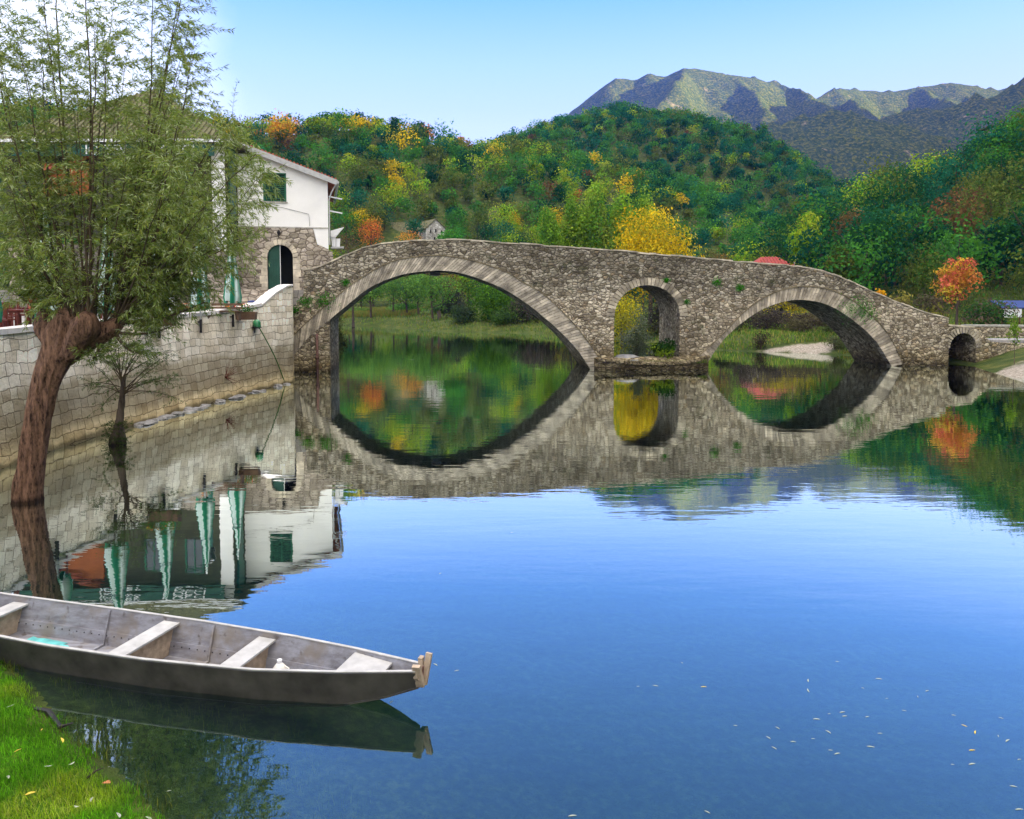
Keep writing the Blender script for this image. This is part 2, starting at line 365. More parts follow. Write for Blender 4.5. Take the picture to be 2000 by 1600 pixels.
# ------------------------------------------------------------------ terrain
RIVER = np.array([(60, -40), (52, 20), (40, 36), (35, 43), (30.5, 46), (31, 49), (33, 55), (31, 62), (25, 66.5), (19, 70), (13, 84), (8, 99), (-10, 107),
                  (-20, 122), (-34, 134), (-90, 150), (-160, 150), (-140, 122), (-60, 112), (-36, 90), (-25, 70), (-17, 56), (-15.2, 45),
                  (-15.2, 13), (-13, 12.2), (-9.5, 11.4), (-7.05, 10.3), (-5.9, 9.3), (-5.1, 8.45), (-4.3, 7.9), (-3.3, 7.0), (-2.6, 5.6), (-2.0, 4.2), (0, 2.6), (6, 1.5), (14, 0), (30, -8)], float)
def river_sd(x, y):
    """signed distance to the river outline, positive on land"""
    x = np.asarray(x, float); y = np.asarray(y, float)
    d = np.full(x.shape, 1e9); ins = np.zeros(x.shape, bool); n = len(RIVER)
    for i in range(n):
        ax, ay = RIVER[i]; bx, by = RIVER[(i + 1) % n]; ex, ey = bx - ax, by - ay
        t = np.clip(((x - ax) * ex + (y - ay) * ey) / (ex * ex + ey * ey), 0, 1)
        d = np.minimum(d, np.hypot(x - ax - t * ex, y - ay - t * ey))
        c = ((ay > y) != (by > y)); xx = ax + (y - ay) * ex / (ey if ey else 1e-9)
        ins ^= c & (x < xx)
    return np.where(ins, -d, d)
def yz(py, Y): return CAMH + (577.0 - py) / FPX * Y
def layer(px, y, toe, crest, pts, fall=.12):
    py = np.interp(px, [p[0] for p in pts], [p[1] for p in pts])
    zc = CAMH + (577.0 - py) / FPX * crest
    t = (y - toe) / (crest - toe)
    z = zc * sstep(t) ** .85
    return np.where(y > crest, np.maximum(zc - (y - crest) * fall * (zc / 60 + .3), 0), z)
LH = [(-1500, 80), (-600, 130), (-200, 200), (0, 250), (300, 280), (500, 297), (600, 295), (700, 284), (800, 296), (870, 314), (940, 328), (1000, 325), (1050, 335), (1200, 370), (1400, 430), (1560, 480), (1700, 560), (3000, 570)]
MH = [(500, 440), (700, 400), (850, 360), (940, 322), (1050, 288), (1150, 260), (1220, 250), (1350, 266), (1480, 292), (1550, 335), (1640, 402), (1750, 462), (1900, 520), (2100, 570)]
RH = [(1440, 577), (1500, 560), (1560, 530), (1640, 490), (1700, 470), (1780, 445), (1850, 410), (1920, 378), (2000, 345), (2200, 270), (2600, 150), (4000, 60)]
def ground_z(x, y):
    x = np.asarray(x, float); y = np.asarray(y, float)
    sd = river_sd(x, y); yy = np.maximum(y, 1.0)
    px = np.clip(1000 + FPX * x / yy, -3000, 5000)
    L = layer(px, yy, 175, 330, LH); Mh = layer(px, yy, 290, 520, MH)
    Rr = np.where(px > 1440, layer(px, yy, 84, 172, RH, .05), 0)
    rt = (x - (.76 * np.maximum(y, 0) + 120)) / 210
    ridge = 430 * sstep(rt) * sstep((y + 260) / 200) * sstep((1290 - y) / 260)  # unseen ridge to the right, added to keep low sun off the valley
    hill = np.maximum(np.maximum(L, Mh), np.maximum(Rr, ridge))
    rough = (fbm(x / 22, y / 22, 3) - .48) * np.clip(hill / 12, 0, 1) * 7
    base = np.clip(sd * .3, 0, 1.3) + np.clip((sd - 6) * .03, 0, 1.6) + (fbm(x / 6, y / 6, 5) - .47) * .5 * np.clip(sd / 3, 0, 1)
    near = np.clip((14 - np.hypot(x + 1, y)) / 4, 0, 1)      # bank the photographer stands on
    nb = np.clip(sd * .16, 0, .5) + np.clip((sd - 2.2) * .9, 0, 2.6) + (fbm(x / .7, y / .7, 9) - .47) * .09 * np.clip(sd / .5, 0, 1)
    land = base * (1 - near) + nb * near
    land = np.where((x < -15) & (y > 8) & (y < 64), np.minimum(np.maximum(land, np.clip(sd * 4, 0, 3.4)), 3.5), land)
    gravel = np.clip(1 - np.hypot((x - 24) / 7, (y - 70) / 5), 0, 1)
    bed = -np.clip(-sd * .22, 0, 1.1) - np.clip((-sd - 6) * .12, 0, 1.6) + (fbm(x / 1.5, y / 1.5, 11) - .47) * .12 * np.clip(-sd, 0, 1)
    z = np.where(sd > 0, np.maximum(land, 0.02) + hill + rough, bed)
    return z
def spaced(stops):
    out = []
    for a, b, st in stops: out += list(np.arange(a, b, st))
    return np.array(out + [stops[-1][1]])
xs = spaced([(-900, -120, 26), (-120, -20, 3), (-20, -9, 1), (-9, 1, .12), (1, 6, .4), (6, 45, 1), (45, 140, 3), (140, 1500, 22)])
ys = spaced([(-420, -20, 20), (-20, 3, 1), (3, 13, .12), (13, 80, 1), (80, 200, 2.5), (200, 560, 7), (560, 1300, 30)])
gx, gy = np.meshgrid(xs, ys); gz = ground_z(gx, gy)
nx, ny = len(xs), len(ys)
idx = np.arange(nx * ny).reshape(ny, nx)
quads = np.stack([idx[:-1, :-1], idx[:-1, 1:], idx[1:, 1:], idx[1:, :-1]], -1).reshape(-1, 4)
sd = river_sd(gx, gy)
grav = np.maximum(np.clip(1.15 - np.hypot((gx - 24) / 5.4, (gy - 66.8) / 2.1), 0, 1), np.clip(1.2 - np.hypot((gx - 34) / 5.5, (gy - 46) / 4.5), 0, 1)) * (sd > -.8)
lawn = np.clip((16 - np.hypot(gx + 1, gy)) / 4, 0, 1) * np.clip((sd + (fbm(gx / .4, gy / .4, 63) - .47) * .5 - .1) * 5, 0, 1)
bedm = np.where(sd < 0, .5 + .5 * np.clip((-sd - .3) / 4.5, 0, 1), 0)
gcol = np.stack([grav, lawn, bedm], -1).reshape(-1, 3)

m, t, b, o = newmat('ground_cover')
a = t.nodes.new('ShaderNodeAttribute'); a.attribute_name = 'Col'
sp = t.nodes.new('ShaderNodeSeparateColor'); t.links.new(a.outputs[0], sp.inputs[0])
raw = coords(t)
n1 = noise(t, raw, .6, 6, .65); n2 = noise(t, raw, 7, 5, .7); n3 = noise(t, raw, 40, 3, .6)
c = ramp(t, n1, [(.3, (.025, .045, .012)), (.5, (.06, .085, .02)), (.7, (.13, .13, .035))])
# reddish autumn reeds on the flat behind the river
gsx = t.nodes.new('ShaderNodeSeparateXYZ'); t.links.new(raw, gsx.inputs[0])
gr = ramp(t, n2, [(.35, (.20, .17, .13)), (.5, (.36, .31, .25)), (.65, (.52, .46, .38))])
c = mixc(t, ramp(t, math_(t, 'ADD', sp.outputs[0], math_(t, 'MULTIPLY', math_(t, 'SUBTRACT', n1, .5), .9)), [(.25, (0, 0, 0)), (.45, (1, 1, 1))]), c, gr)
lw = ramp(t, n2, [(.3, (.03, .07, .008)), (.55, (.08, .18, .012)), (.75, (.16, .26, .02))])
c = mixc(t, sp.outputs[1], c, lw)
bd = mixc(t, ramp(t, sp.outputs[2], [(.5, (0, 0, 0)), (1, (1, 1, 1))]), ramp(t, n2, [(.3, (.014, .020, .004)), (.5, (.055, .07, .014)), (.68, (.13, .15, .03))]), ramp(t, n2, [(.35, (.006, .022, .026)), (.5, (.012, .036, .036)), (.66, (.03, .06, .04))]))  # bed colour darker and bluer with depth, for light lost in the water
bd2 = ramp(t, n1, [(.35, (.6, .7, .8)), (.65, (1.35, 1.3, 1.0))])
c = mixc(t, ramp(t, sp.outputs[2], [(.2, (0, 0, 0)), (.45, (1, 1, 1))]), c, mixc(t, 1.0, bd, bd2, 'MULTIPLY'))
t.links.new(c, b.inputs['Base Color']); b.inputs['Roughness'].default_value = .95; b.inputs['Specular IOR Level'].default_value = .1
bump(t, b, math_(t, 'ADD', n2, n3), 1.0, .06)
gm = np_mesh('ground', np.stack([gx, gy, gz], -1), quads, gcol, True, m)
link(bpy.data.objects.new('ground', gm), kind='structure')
def gz1(x, y): return float(ground_z(np.array([x]), np.array([y]))[0])

# ------------------------------------------------------------------ water
m, t, b, o = newmat('river_water'); t.nodes.remove(b)
v1 = coords(t, (.55, 2.2, 1)); v2 = coords(t, (.18, .5, 1)); v3 = coords(t, (2.0, 5.0, 1))
big = noise(t, coords(t), .05, 2)
h = math_(t, 'ADD', math_(t, 'MULTIPLY', noise(t, v1, 1.2, 2, .5), .5), math_(t, 'MULTIPLY', noise(t, v2, 1.0, 2, .5), 1.2))
h = math_(t, 'ADD', h, math_(t, 'MULTIPLY', math_(t, 'MULTIPLY', noise(t, v3, 1.5, 2, .5), .22), ramp(t, big, [(.4, (.2, .2, .2)), (.6, (1, 1, 1))])))
bn = t.nodes.new('ShaderNodeBump'); bn.inputs['Strength'].default_value = 1.0; bn.inputs['Distance'].default_value = .0045
t.links.new(h, bn.inputs['Height'])
fr = t.nodes.new('ShaderNodeFresnel'); fr.inputs['IOR'].default_value = 1.33; t.links.new(bn.outputs[0], fr.inputs['Normal'])
gl = t.nodes.new('ShaderNodeBsdfGlossy'); gl.inputs['Roughness'].default_value = 0.0; gl.inputs['Color'].default_value = (.93, 1, .97, 1); t.links.new(bn.outputs[0], gl.inputs['Normal'])
tp = t.nodes.new('ShaderNodeBsdfTransparent'); tp.inputs[0].default_value = (.78, .92, .88, 1)
df = t.nodes.new('ShaderNodeBsdfDiffuse'); df.inputs[0].default_value = (.005, .05, .07, 1)
m1 = t.nodes.new('ShaderNodeMixShader'); m1.inputs[0].default_value = .10; t.links.new(tp.outputs[0], m1.inputs[1]); t.links.new(df.outputs[0], m1.inputs[2])
m2 = t.nodes.new('ShaderNodeMixShader')
t.links.new(math_(t, 'MULTIPLY', fr.outputs[0], 4.2, True), m2.inputs[0]); t.links.new(m1.outputs[0], m2.inputs[1]); t.links.new(gl.outputs[0], m2.inputs[2])
t.links.new(m2.outputs[0], o.inputs[0])
WATER_MAT = m

# ------------------------------------------------------------------ mountains
RID = [([(40, 2350, 380), (150, 2250, 500), (190, 2230, 545), (250, 2210, 590), (293, 2200, 617), (350, 2200, 612), (384, 2200, 628), (430, 2200, 620), (484, 2200, 645), (590, 2220, 640), (700, 2270, 644), (770, 2300, 640), (859, 2350, 622), (935, 2400, 608)], .85),
       ([(484, 2200, 645), (452, 2080, 590), (415, 1980, 540), (362, 1880, 480), (310, 1760, 400), (250, 1650, 300)], 1.15),
       ([(610, 2230, 640), (640, 2080, 550), (640, 1960, 470), (620, 1840, 400)], .95),
       ([(770, 2300, 640), (810, 2150, 560), (820, 2010, 480), (800, 1880, 410)], .95),
       ([(935, 2400, 610), (1010, 2450, 655), (1130, 2580, 690), (1250, 2600, 690), (1360, 2620, 706), (1470, 2620, 716), (1600, 2620, 705), (1750, 2600, 720), (2100, 2600, 760)], .8),
       ([(1010, 2450, 650), (1000, 2260, 560), (960, 2080, 470)], .95), ([(1360, 2620, 706), (1330, 2400, 610), (1260, 2250, 560)], .95),
       ([(400, 1600, 290), (450, 1540, 322), (500, 1500, 338), (560, 1500, 354), (640, 1480, 356), (720, 1440, 325), (790, 1400, 282), (850, 1370, 215), (880, 1350, 150)], .95),
       ([(760, 1860, 375), (860, 1800, 415), (930, 1760, 428), (1020, 1720, 446), (1100, 1720, 468), (1170, 1740, 492), (1300, 1760, 590), (1500, 1800, 720), (1800, 1850, 850), (2400, 1950, 950)], .8),  # right end raised out of view to cast shade on these slopes
       ([(1060, 1320, 470), (1200, 1330, 600), (1500, 1400, 720), (2000, 1500, 850)], .9)]  # unseen ridge added on the right to put the nearer hill in shadow
mx = np.arange(-250, 2500, 9.0); my = np.concatenate([np.arange(1180, 2750, 9.0), np.arange(2750, 3300, 50)])
X, Y = np.meshgrid(mx, my); Z = np.full(X.shape, -100.0); DC = np.full(X.shape, 1e9)
wx = X + (fbm(X / 170, Y / 170, 21) - .47) * 110; wy = Y + (fbm(X / 170, Y / 170, 22) - .47) * 110
edge = np.abs(fbm(X / 190, Y / 190, 25, 4) - .47)
for pts, slope in RID:
    for (ax, ay, az), (bx, by, bz) in zip(pts[:-1], pts[1:]):
        ex, ey = bx - ax, by - ay
        tt = np.clip(((wx - ax) * ex + (wy - ay) * ey) / (ex * ex + ey * ey), 0, 1)
        # keep the crest line itself unwarped near the ridge
        d0 = np.hypot(X - ax - tt * ex, Y - ay - tt * ey); d = np.hypot(wx - ax - tt * ex, wy - ay - tt * ey)
        if slope < .9 and az > 500: DC = np.minimum(DC, d0)
        k = np.clip(d0 / 120, 0, 1); dd = d0 * (1 - k) + d * k
        Z = np.maximum(Z, az + tt * (bz - az) - dd * slope)
kc = np.clip(DC / 110, .12, 1)
Z = Z - (edge * 45 - 8) * np.clip(Z / 300, 0, 1) * kc + (fbm(X / 60, Y / 60, 31, 3) - .45) * 16 * kc + (vnoise(X / 14, Y / 14, 33) - .5) * 3
Z = np.where(Y > 2700, np.minimum(Z, 500 - (Y - 2700) * .5), Z); Z = np.maximum(Z, -5)
n1_, n2_ = X.shape; idx = np.arange(n1_ * n2_).reshape(n1_, n2_)
quads = np.stack([idx[:-1, :-1], idx[:-1, 1:], idx[1:, 1:], idx[1:, :-1]], -1).reshape(-1, 4)
m, t, b, o = newmat('mountain_cover'); raw = coords(t)
n1 = noise(t, raw, .16, 5, .7); n2 = noise(t, raw, .012, 5, .6); n3 = noise(t, coords(t, (1, 1, .4)), .03, 6, .7)
c = ramp(t, n1, [(.32, (.014, .032, .008)), (.5, (.04, .058, .010)), (.68, (.13, .12, .014))])
c = mixc(t, ramp(t, n3, [(.62, (0, 0, 0)), (.70, (1, 1, 1))]), c, (.20, .16, .11))
t.links.new(c, b.inputs['Base Color']); b.inputs['Roughness'].default_value = 1; b.inputs['Specular IOR Level'].default_value = 0
bump(t, b, n1, 1.0, 3.0)
link(bpy.data.objects.new('mountain', np_mesh('mountain', np.stack([X, Y, Z], -1), quads, None, True, m)), kind='structure')

# ------------------------------------------------------------------ haze
HAZE = 0.00010
if HAZE:
    hb = MB().box((1100, 1500, 440), (4300, 4400, 900))
    m = bpy.data.materials.new('haze'); m.use_nodes = True; t = m.node_tree; t.nodes.clear()
    o = t.nodes.new('ShaderNodeOutputMaterial'); pv = t.nodes.new('ShaderNodeVolumePrincipled')
    pv.inputs['Color'].default_value = (.03, .11, .9, 1); pv.inputs['Density'].default_value = HAZE; pv.inputs['Anisotropy'].default_value = .1
    t.links.new(pv.outputs[0], o.inputs['Volume'])
    hz = hb.build('haze', m, kind='stuff')

# ------------------------------------------------------------------ bridge frame
A0 = G(568, 727); B0 = G(1860, 714)
BS = (B0 - A0).normalized(); BW = Vector((-BS.y, BS.x, 0)); BWID = 4.8
BANG = math.atan2(BS.y, BS.x)
def br(px, py, off=0.0):
    """survey a point of the photograph onto the bridge's near face -> (s, z)"""
    d = Vector(ray(px, py)); org = A0 + BW * off
    k = (org - Vector((0, 0, CAMH))).dot(BW) / d.dot(BW)
    p = Vector((0, 0, CAMH)) + d * k
    return ((p - A0).dot(BS), p.z)
def bw(s, z, w=0.0): return Vector((A0.x, A0.y, 0)) + BS * s + BW * w + Vector((0, 0, z))
def extrude(mb, poly, w0, w1, frame=bw, col=None):
    n = len(poly); vs = [frame(s, z, w0) for s, z in poly] + [frame(s, z, w1) for s, z in poly]
    tri = tessellate_polygon([[Vector((s, z, 0)) for s, z in poly]])
    area = sum(poly[i][0] * poly[(i + 1) % n][1] - poly[(i + 1) % n][0] * poly[i][1] for i in range(n))
    fs = []
    for t3 in tri:
        a, b_, c_ = t3
        ar = (poly[b_][0] - poly[a][0]) * (poly[c_][1] - poly[a][1]) - (poly[c_][0] - poly[a][0]) * (poly[b_][1] - poly[a][1])
        t3 = t3 if ar > 0 else (a, c_, b_)
        fs.append(tuple(t3)); fs.append(tuple(n + i for i in t3[::-1]))
    for i in range(n):
        j = (i + 1) % n
        f = (i, n + i, n + j, j)
        fs.append(f if area > 0 else f[::-1])
    mb.add(vs, fs, col)
def smooth_curve(pts, n):
    pts = np.array(pts, float); d = np.r_[0, np.cumsum(np.hypot(*np.diff(pts, axis=0).T))]
    out = []
    for q in np.linspace(0, d[-1], n):          # Catmull-Rom through the surveyed points
        i = min(max(np.searchsorted(d, q) - 1, 0), len(pts) - 2); t_ = (q - d[i]) / max(d[i + 1] - d[i], 1e-9)
        p0 = pts[max(i - 1, 0)]; p1 = pts[i]; p2 = pts[i + 1]; p3 = pts[min(i + 2, len(pts) - 1)]
        out.append(tuple(.5 * ((2 * p1) + (-p0 + p2) * t_ + (2 * p0 - 5 * p1 + 4 * p2 - p3) * t_ ** 2 + (-p0 + 3 * p1 - 3 * p2 + p3) * t_ ** 3)))
    return out
pxl = lambda L: [br(*p) for p in L]
main_in = smooth_curve(pxl([(566, 706), (600, 662), (645, 624), (682, 593), (724, 561), (780, 538), (832, 530), (868, 529), (905, 535), (945, 548), (990, 568), (1042, 603), (1095, 649), (1130, 687), (1153, 722)]), 64)
main_ex = smooth_curve(pxl([(566, 664), (605, 626), (668, 572), (710, 541), (766, 512), (815, 503), (864, 501), (920, 510), (990, 533), (1018, 551), (1060, 575), (1095, 607), (1130, 645), (1165, 694), (1176, 722)]), 64)
right_in = smooth_curve(pxl([(1375, 720), (1406, 672), (1442, 636), (1487, 605), (1532, 589), (1572, 586), (1617, 596), (1662, 623), (1707, 663), (1741, 716)]), 44)
right_ex = smooth_curve(pxl([(1352, 706), (1378, 684), (1415, 650), (1448, 615), (1482, 588), (1527, 567), (1568, 561), (1617, 566), (1662, 587), (1700, 617), (1735, 656), (1762, 712)]), 44)
cs, cz = br(1264, 618); hw = (br(1328, 618)[0] - br(1200, 618)[0]) / 2; hh = br(1264, 557)[1] - cz
win_in = [(cs - hw * math.cos(math.pi * i / 24), cz + hh * math.sin(math.pi * i / 24)) for i in range(25)]
win_ex = [(cs - (hw + .55) * math.cos(math.pi * i / 24), cz + (hh + .5) * math.sin(math.pi * i / 24)) for i in range(25)]
TOPL = [(593, 529), (612, 526), (630, 521), (645, 513), (662, 505), (700, 490), (745, 479), (800, 472), (864, 470), (925, 472), (990, 477), (1100, 484), (1200, 491), (1300, 501), (1400, 509), (1470, 515), (1540, 520), (1600, 529), (1640, 542), (1680, 560), (1720, 578), (1760, 595), (1800, 609), (1853, 624)]
top = smooth_curve(pxl(TOPL), 70)
rngb = random.Random(4)
top = [(s, z + rngb.uniform(-.035, .035)) for s, z in top]
def outline(toppts, jit=0.0):
    b0 = -1.6
    s645, s566 = br(645, 700)[0], br(566, 700)[0]
    arch = [p for p in main_in if p[0] > s645]
    poly = [(s566, b0), (s645, b0), (s645, np.interp(s645, [p[0] for p in main_in], [p[1] for p in main_in]))] + arch
    poly += [(main_in[-1][0] + .05, b0), (win_in[0][0], b0)] + win_in + [(win_in[-1][0], b0), (right_in[0][0] - .05, b0)] + right_in
    poly += [(right_in[-1][0] + .05, b0), (br(1853, 700)[0], b0)]
    poly += toppts[::-1] + [br(593, 575), br(566, 610)]
    return poly
bridge = empty('stone_bridge', bw(20, 0, BWID / 2), 'old grey stone bridge with a wide arch, a window arch and a right arch', 'bridge')
mb = MB(); extrude(mb, outline(top), 0, .45); mb.build('near_wall', M['bridge'], bridge)
low = [(s, z - .95) for s, z in top]; low[0] = (top[0][0], top[0][1] - .9)
mb = MB(); extrude(mb, outline(low), .45, BWID - .45); mb.build('deck', M['bridge'], bridge)
far = [(s, z + .12 * math.exp(-((s - 2) / 3) ** 2)) for s, z in top]
fp = outline(far); mb = MB(); extrude(mb, fp, BWID - .45, BWID)
# approach parapet of the far side, curving down to the white house
ext = [(br(598, 500, BWID)[0] - 2.5, 4), (br(647, 489, BWID)[0] + 6, 4)]
mb.build('far_wall', M['bridge'], bridge)
def coping(name, pts, w0, w1, h, mat, parent, seed, zoff=0.0, frame=bw):
    r = random.Random(seed); mb = MB(); i = 0
    P_ = np.array(pts); L = np.r_[0, np.cumsum(np.hypot(*np.diff(P_, axis=0).T))]; s = 0
    while s < L[-1] - .05:
        e = min(s + r.uniform(.35, .9), L[-1])
        a = (np.interp(s + .012, L, P_[:, 0]), np.interp(s + .012, L, P_[:, 1])); c_ = (np.interp(e - .012, L, P_[:, 0]), np.interp(e - .012, L, P_[:, 1]))
        j = r.uniform(-.02, .02); hh_ = h * r.uniform(.8, 1.2); k = r.uniform(.7, 1.1); q = r.uniform(-.025, .025)
        extrude(mb, [(a[0], a[1] + zoff + j), (c_[0], c_[1] + zoff + j), (c_[0], c_[1] + zoff + j + hh_), (a[0], a[1] + zoff + j + hh_)], w0 + q, w1, frame, (k, k, k * .97))
        s = e
    return mb.build(name, mat, parent)
coping('coping', top, -.05, .5, .09, M['ringstone'], bridge, 1, .03)
coping('coping', far, BWID - .5, BWID + .05, .09, M['ringstone'], bridge, 2, .03)
def resample(c, n): 
    c = np.array(c); L = np.r_[0, np.cumsum(np.hypot(*np.diff(c, axis=0).T))]; q = np.linspace(0, L[-1], n)
    return list(zip(np.interp(q, L, c[:, 0]), np.interp(q, L, c[:, 1])))
def ring(name, inn, ex, n, seed, w=-.06, dep=.45, tint=(1, 1, 1)):
    r = random.Random(seed); mb = MB(); inn = resample(inn, n + 1); ex = resample(ex, n + 1)
    for i in range(n):
        k = r.uniform(.5, 1.15); g = .09; j = r.uniform(-.03, .025)
        lerp = lambda p, q, t_: (p[0] + (q[0] - p[0]) * t_, p[1] + (q[1] - p[1]) * t_)
        a, b_ = lerp(inn[i], inn[i + 1], g), lerp(inn[i], inn[i + 1], 1 - g); c_, d_ = lerp(ex[i], ex[i + 1], g), lerp(ex[i], ex[i + 1], 1 - g)
        cuts = [0, 1] if r.random() < .6 else [0, r.uniform(.35, .65), 1]
        for u0, u1 in zip(cuts[:-1], cuts[1:]):
            e = 0 if u1 == 1 else .02
            kk = k * r.uniform(.9, 1.08); jj = j + r.uniform(-.012, .012)
            extrude(mb, [lerp(a, c_, u0), lerp(b_, d_, u0), lerp(b_, d_, u1 - e), lerp(a, c_, u1 - e)], w + jj, dep, bw, (kk * tint[0], kk * tint[1], kk * tint[2]))
    return mb.build(name, M['ringstone'], bridge)
def strip(pts, n, seed):
    r = random.Random(seed); mb = MB(); pts = resample(pts, n)
    for i in range(n - 1):
        (a, z0), (b_, z1) = pts[i], pts[i + 1]
        h_ = r.uniform(.05, .09); extrude(mb, [(a, z0 + .01), (b_, z1 + .01), (b_, z1 + .08), (a, z0 + .08)], -.12, .3, bw, (.35, .33, .26))
    return mb
ring('arch_ring', main_in, main_ex, 118, 5); ring('arch_ring', right_in, right_ex, 84, 6, tint=(.95, .93, .9)); ring('arch_ring', win_in, win_ex, 30, 7, tint=(.85, .84, .8))
strip(main_ex, 90, 1).build('drip_course', M['ringstone'], bridge); strip(right_ex, 60, 2).build('drip_course', M['ringstone'], bridge)
# ledge round the foot of the middle pier
s0, s1 = br(1158, 700)[0], br(1382, 700)[0]
mb = MB(); r = random.Random(8)
plan = [(s0, .3), (s0 + .1, -.25), (s0 + .9, -.7), (s0 + 2.2, -1.15), (s0 + 4.2, -1.3), (s1 - 2.0, -1.15), (s1 - .8, -.7), (s1, -.2), (s1, .3)]
ztop = [.75, .72, .62, .5, .42, .45, .62, .8, .85]
vs = [bw(s, -1.6, w) for s, w in plan] + [bw(s, z, w) for (s, w), z in zip(plan, ztop)]; n = len(plan)
fs = [(i, i + 1, n + i + 1, n + i) for i in range(n - 1)] + [(n, *range(n + 1, 2 * n))]
mb.add(vs, fs)
rz = resample([(s, w) for s, w in plan[1:-1]], 30)
for i in range(29):
    (a, wa), (b_, wb) = rz[i], rz[i + 1]; c_ = bw((a + b_) / 2, np.interp((a + b_) / 2, [p[0] for p in plan], ztop) + .03, (wa + wb) / 2)
    ang = math.atan2(bw(b_, 0, wb).y - bw(a, 0, wa).y, bw(b_, 0, wb).x - bw(a, 0, wa).x)
    mb.box(c_, (r.uniform(.22, .36), r.uniform(.25, .4), r.uniform(.14, .26)), ang)
mb.build('pier_footing', M['bridge'], bridge)
# culvert section at the right end, and the low walls beyond it
cul = [(br(1853, 700)[0] + .01, -1.6), (br(1858, 700)[0], -1.6), br(1858, 682)]
ccs, ccz = br(1885, 680); chw = br(1911, 680)[0] - ccs; chh = br(1885, 651)[1] - ccz
arc = [(ccs - chw * math.cos(math.pi * i / 14), ccz + chh * math.sin(math.pi * i / 14)) for i in range(15)]
cul += arc + [(arc[-1][0], -1.6), (br(2090, 690)[0], -1.6), br(2090, 676), br(1990, 672), br(1940, 668), br(1925, 655), br(1908, 641), br(1853, 636)]
cv = empty('culvert_wall', bw(ccs, 0, 1.5), 'low stone wall with one small dark arch at the right foot of the bridge', 'wall')
mb = MB(); extrude(mb, cul, .25, 4.2); mb.build('wall', M['bridge'], cv)
mb = MB(); extrude(mb, [(arc[0][0] - .1, -1.6), (arc[-1][0] + .1, -1.6), (arc[-1][0] + .1, ccz + chh + .1), (arc[0][0] - .1, ccz + chh + .1)], 4.3, 4.7); mb.build('back_wall', M['bridge'], cv)
mb = MB(); r = random.Random(9)
for i in range(17):
    a0, a1 = math.pi * i / 17 + .03, math.pi * (i + 1) / 17 - .03; k = r.uniform(.5, .9)
    pt = lambda a_, e: (ccs - (chw + e) * math.cos(a_), ccz + (chh + e) * math.sin(a_))
    extrude(mb, [pt(a0, 0), pt(a1, 0), pt(a1, .42), pt(a0, .42)], .18, .5, bw, (k, k, k * .95))
mb.build('arch_ring', M['ringstone'], cv)
coping('coping', [br(1853, 636), br(1908, 641)], .2, 4.2, .1, M['ringstone'], cv, 3)
# ------------------------------------------------------------------ quay wall
qpx = [(0, 917), (60, 896), (125, 873), (200, 850), (280, 826), (380, 797), (480, 770), (530, 757)]
qb = [G(*p) for p in qpx]
qb = [Vector((-15.3, 8, 0)), Vector((-15.0, 15, 0))] + qb
qb += [Vector((-12.75, 43.6, 0)), Vector((-12.66, 44.2, 0)), Vector((-12.72, 44.5, 0)), Vector((-13.6, 47.6, 0)), Vector((-14.25, 50.1, 0))]
def ztop(y): return float(np.interp(y, [8, 22, 36, 40.8, 41.4, 42.6, 43.6, 44.6, 50.2], [3.75, 3.82, 4.05, 4.35, 4.62, 5.2, 5.5, 5.55, 5.5]))
qs = smooth_curve([(p.x, p.y) for p in qb], 110)
def batter(y): return float(np.interp(y, [38, 43], [.45, .0]))
def quay_mesh():
    vs, uv, fs = [], [], []; L = np.r_[0, np.cumsum([math.hypot(qs[i + 1][0] - qs[i][0], qs[i + 1][1] - qs[i][1]) for i in range(len(qs) - 1)])]
    nr = 16
    for i, (x, y) in enumerate(qs):
        zt = ztop(y)
        for k in range(nr + 1):
            z = -1.5 + (zt + 1.5) * k / nr; bt = batter(y) * max(z, -.3) / 4.0
            bl = (vnoise(L[i] * .9, z * 1.6, 41) - .5) * .05
            vs.append((x - bt + float(bl), y, z)); uv.append((L[i], z))
    W = nr + 1
    for i in range(len(qs) - 1):
        for k in range(nr): fs.append((i * W + k, i * W + k + 1, (i + 1) * W + k + 1, (i + 1) * W + k)[::-1])
    b = len(vs)                                  # flat top and back
    for i, (x, y) in enumerate(qs):
        zt = ztop(y); xx = x - batter(y) * zt / 4.0
        vs += [(xx - .55, y, zt), (xx - .55, y, zt - 2.2)]; uv += [(L[i], zt + .5), (L[i], zt + 2.6)]
    for i in range(len(qs) - 1):
        fs.append((i * W + nr, b + i * 2, b + i * 2 + 2, (i + 1) * W + nr)); fs[-1] = fs[-1][::-1]
        fs.append((b + i * 2, b + i * 2 + 1, b + i * 2 + 3, b + i * 2 + 2)[::-1])
    me = bpy.data.meshes.new('wall'); me.from_pydata(vs, [], fs); me.materials.append(M['quay'])
    u = me.uv_layers.new(name='UVMap')
    for lp in me.loops: u.data[lp.index].uv = uv[lp.vertex_index]
    return me
quay = empty('quay_wall', (-14, 30, 0), 'pale coursed stone quay wall below the restaurant terrace, stained dark near the water', 'wall')
link(bpy.data.objects.new('wall', quay_mesh()), quay)
def qtop(y):
    x = float(np.interp(y, [p[1] for p in qs], [p[0] for p in qs])); zt = ztop(y); return Vector((x - batter(y) * zt / 4.0, y, zt))
mb = MB(); r = random.Random(3); y = 8.0
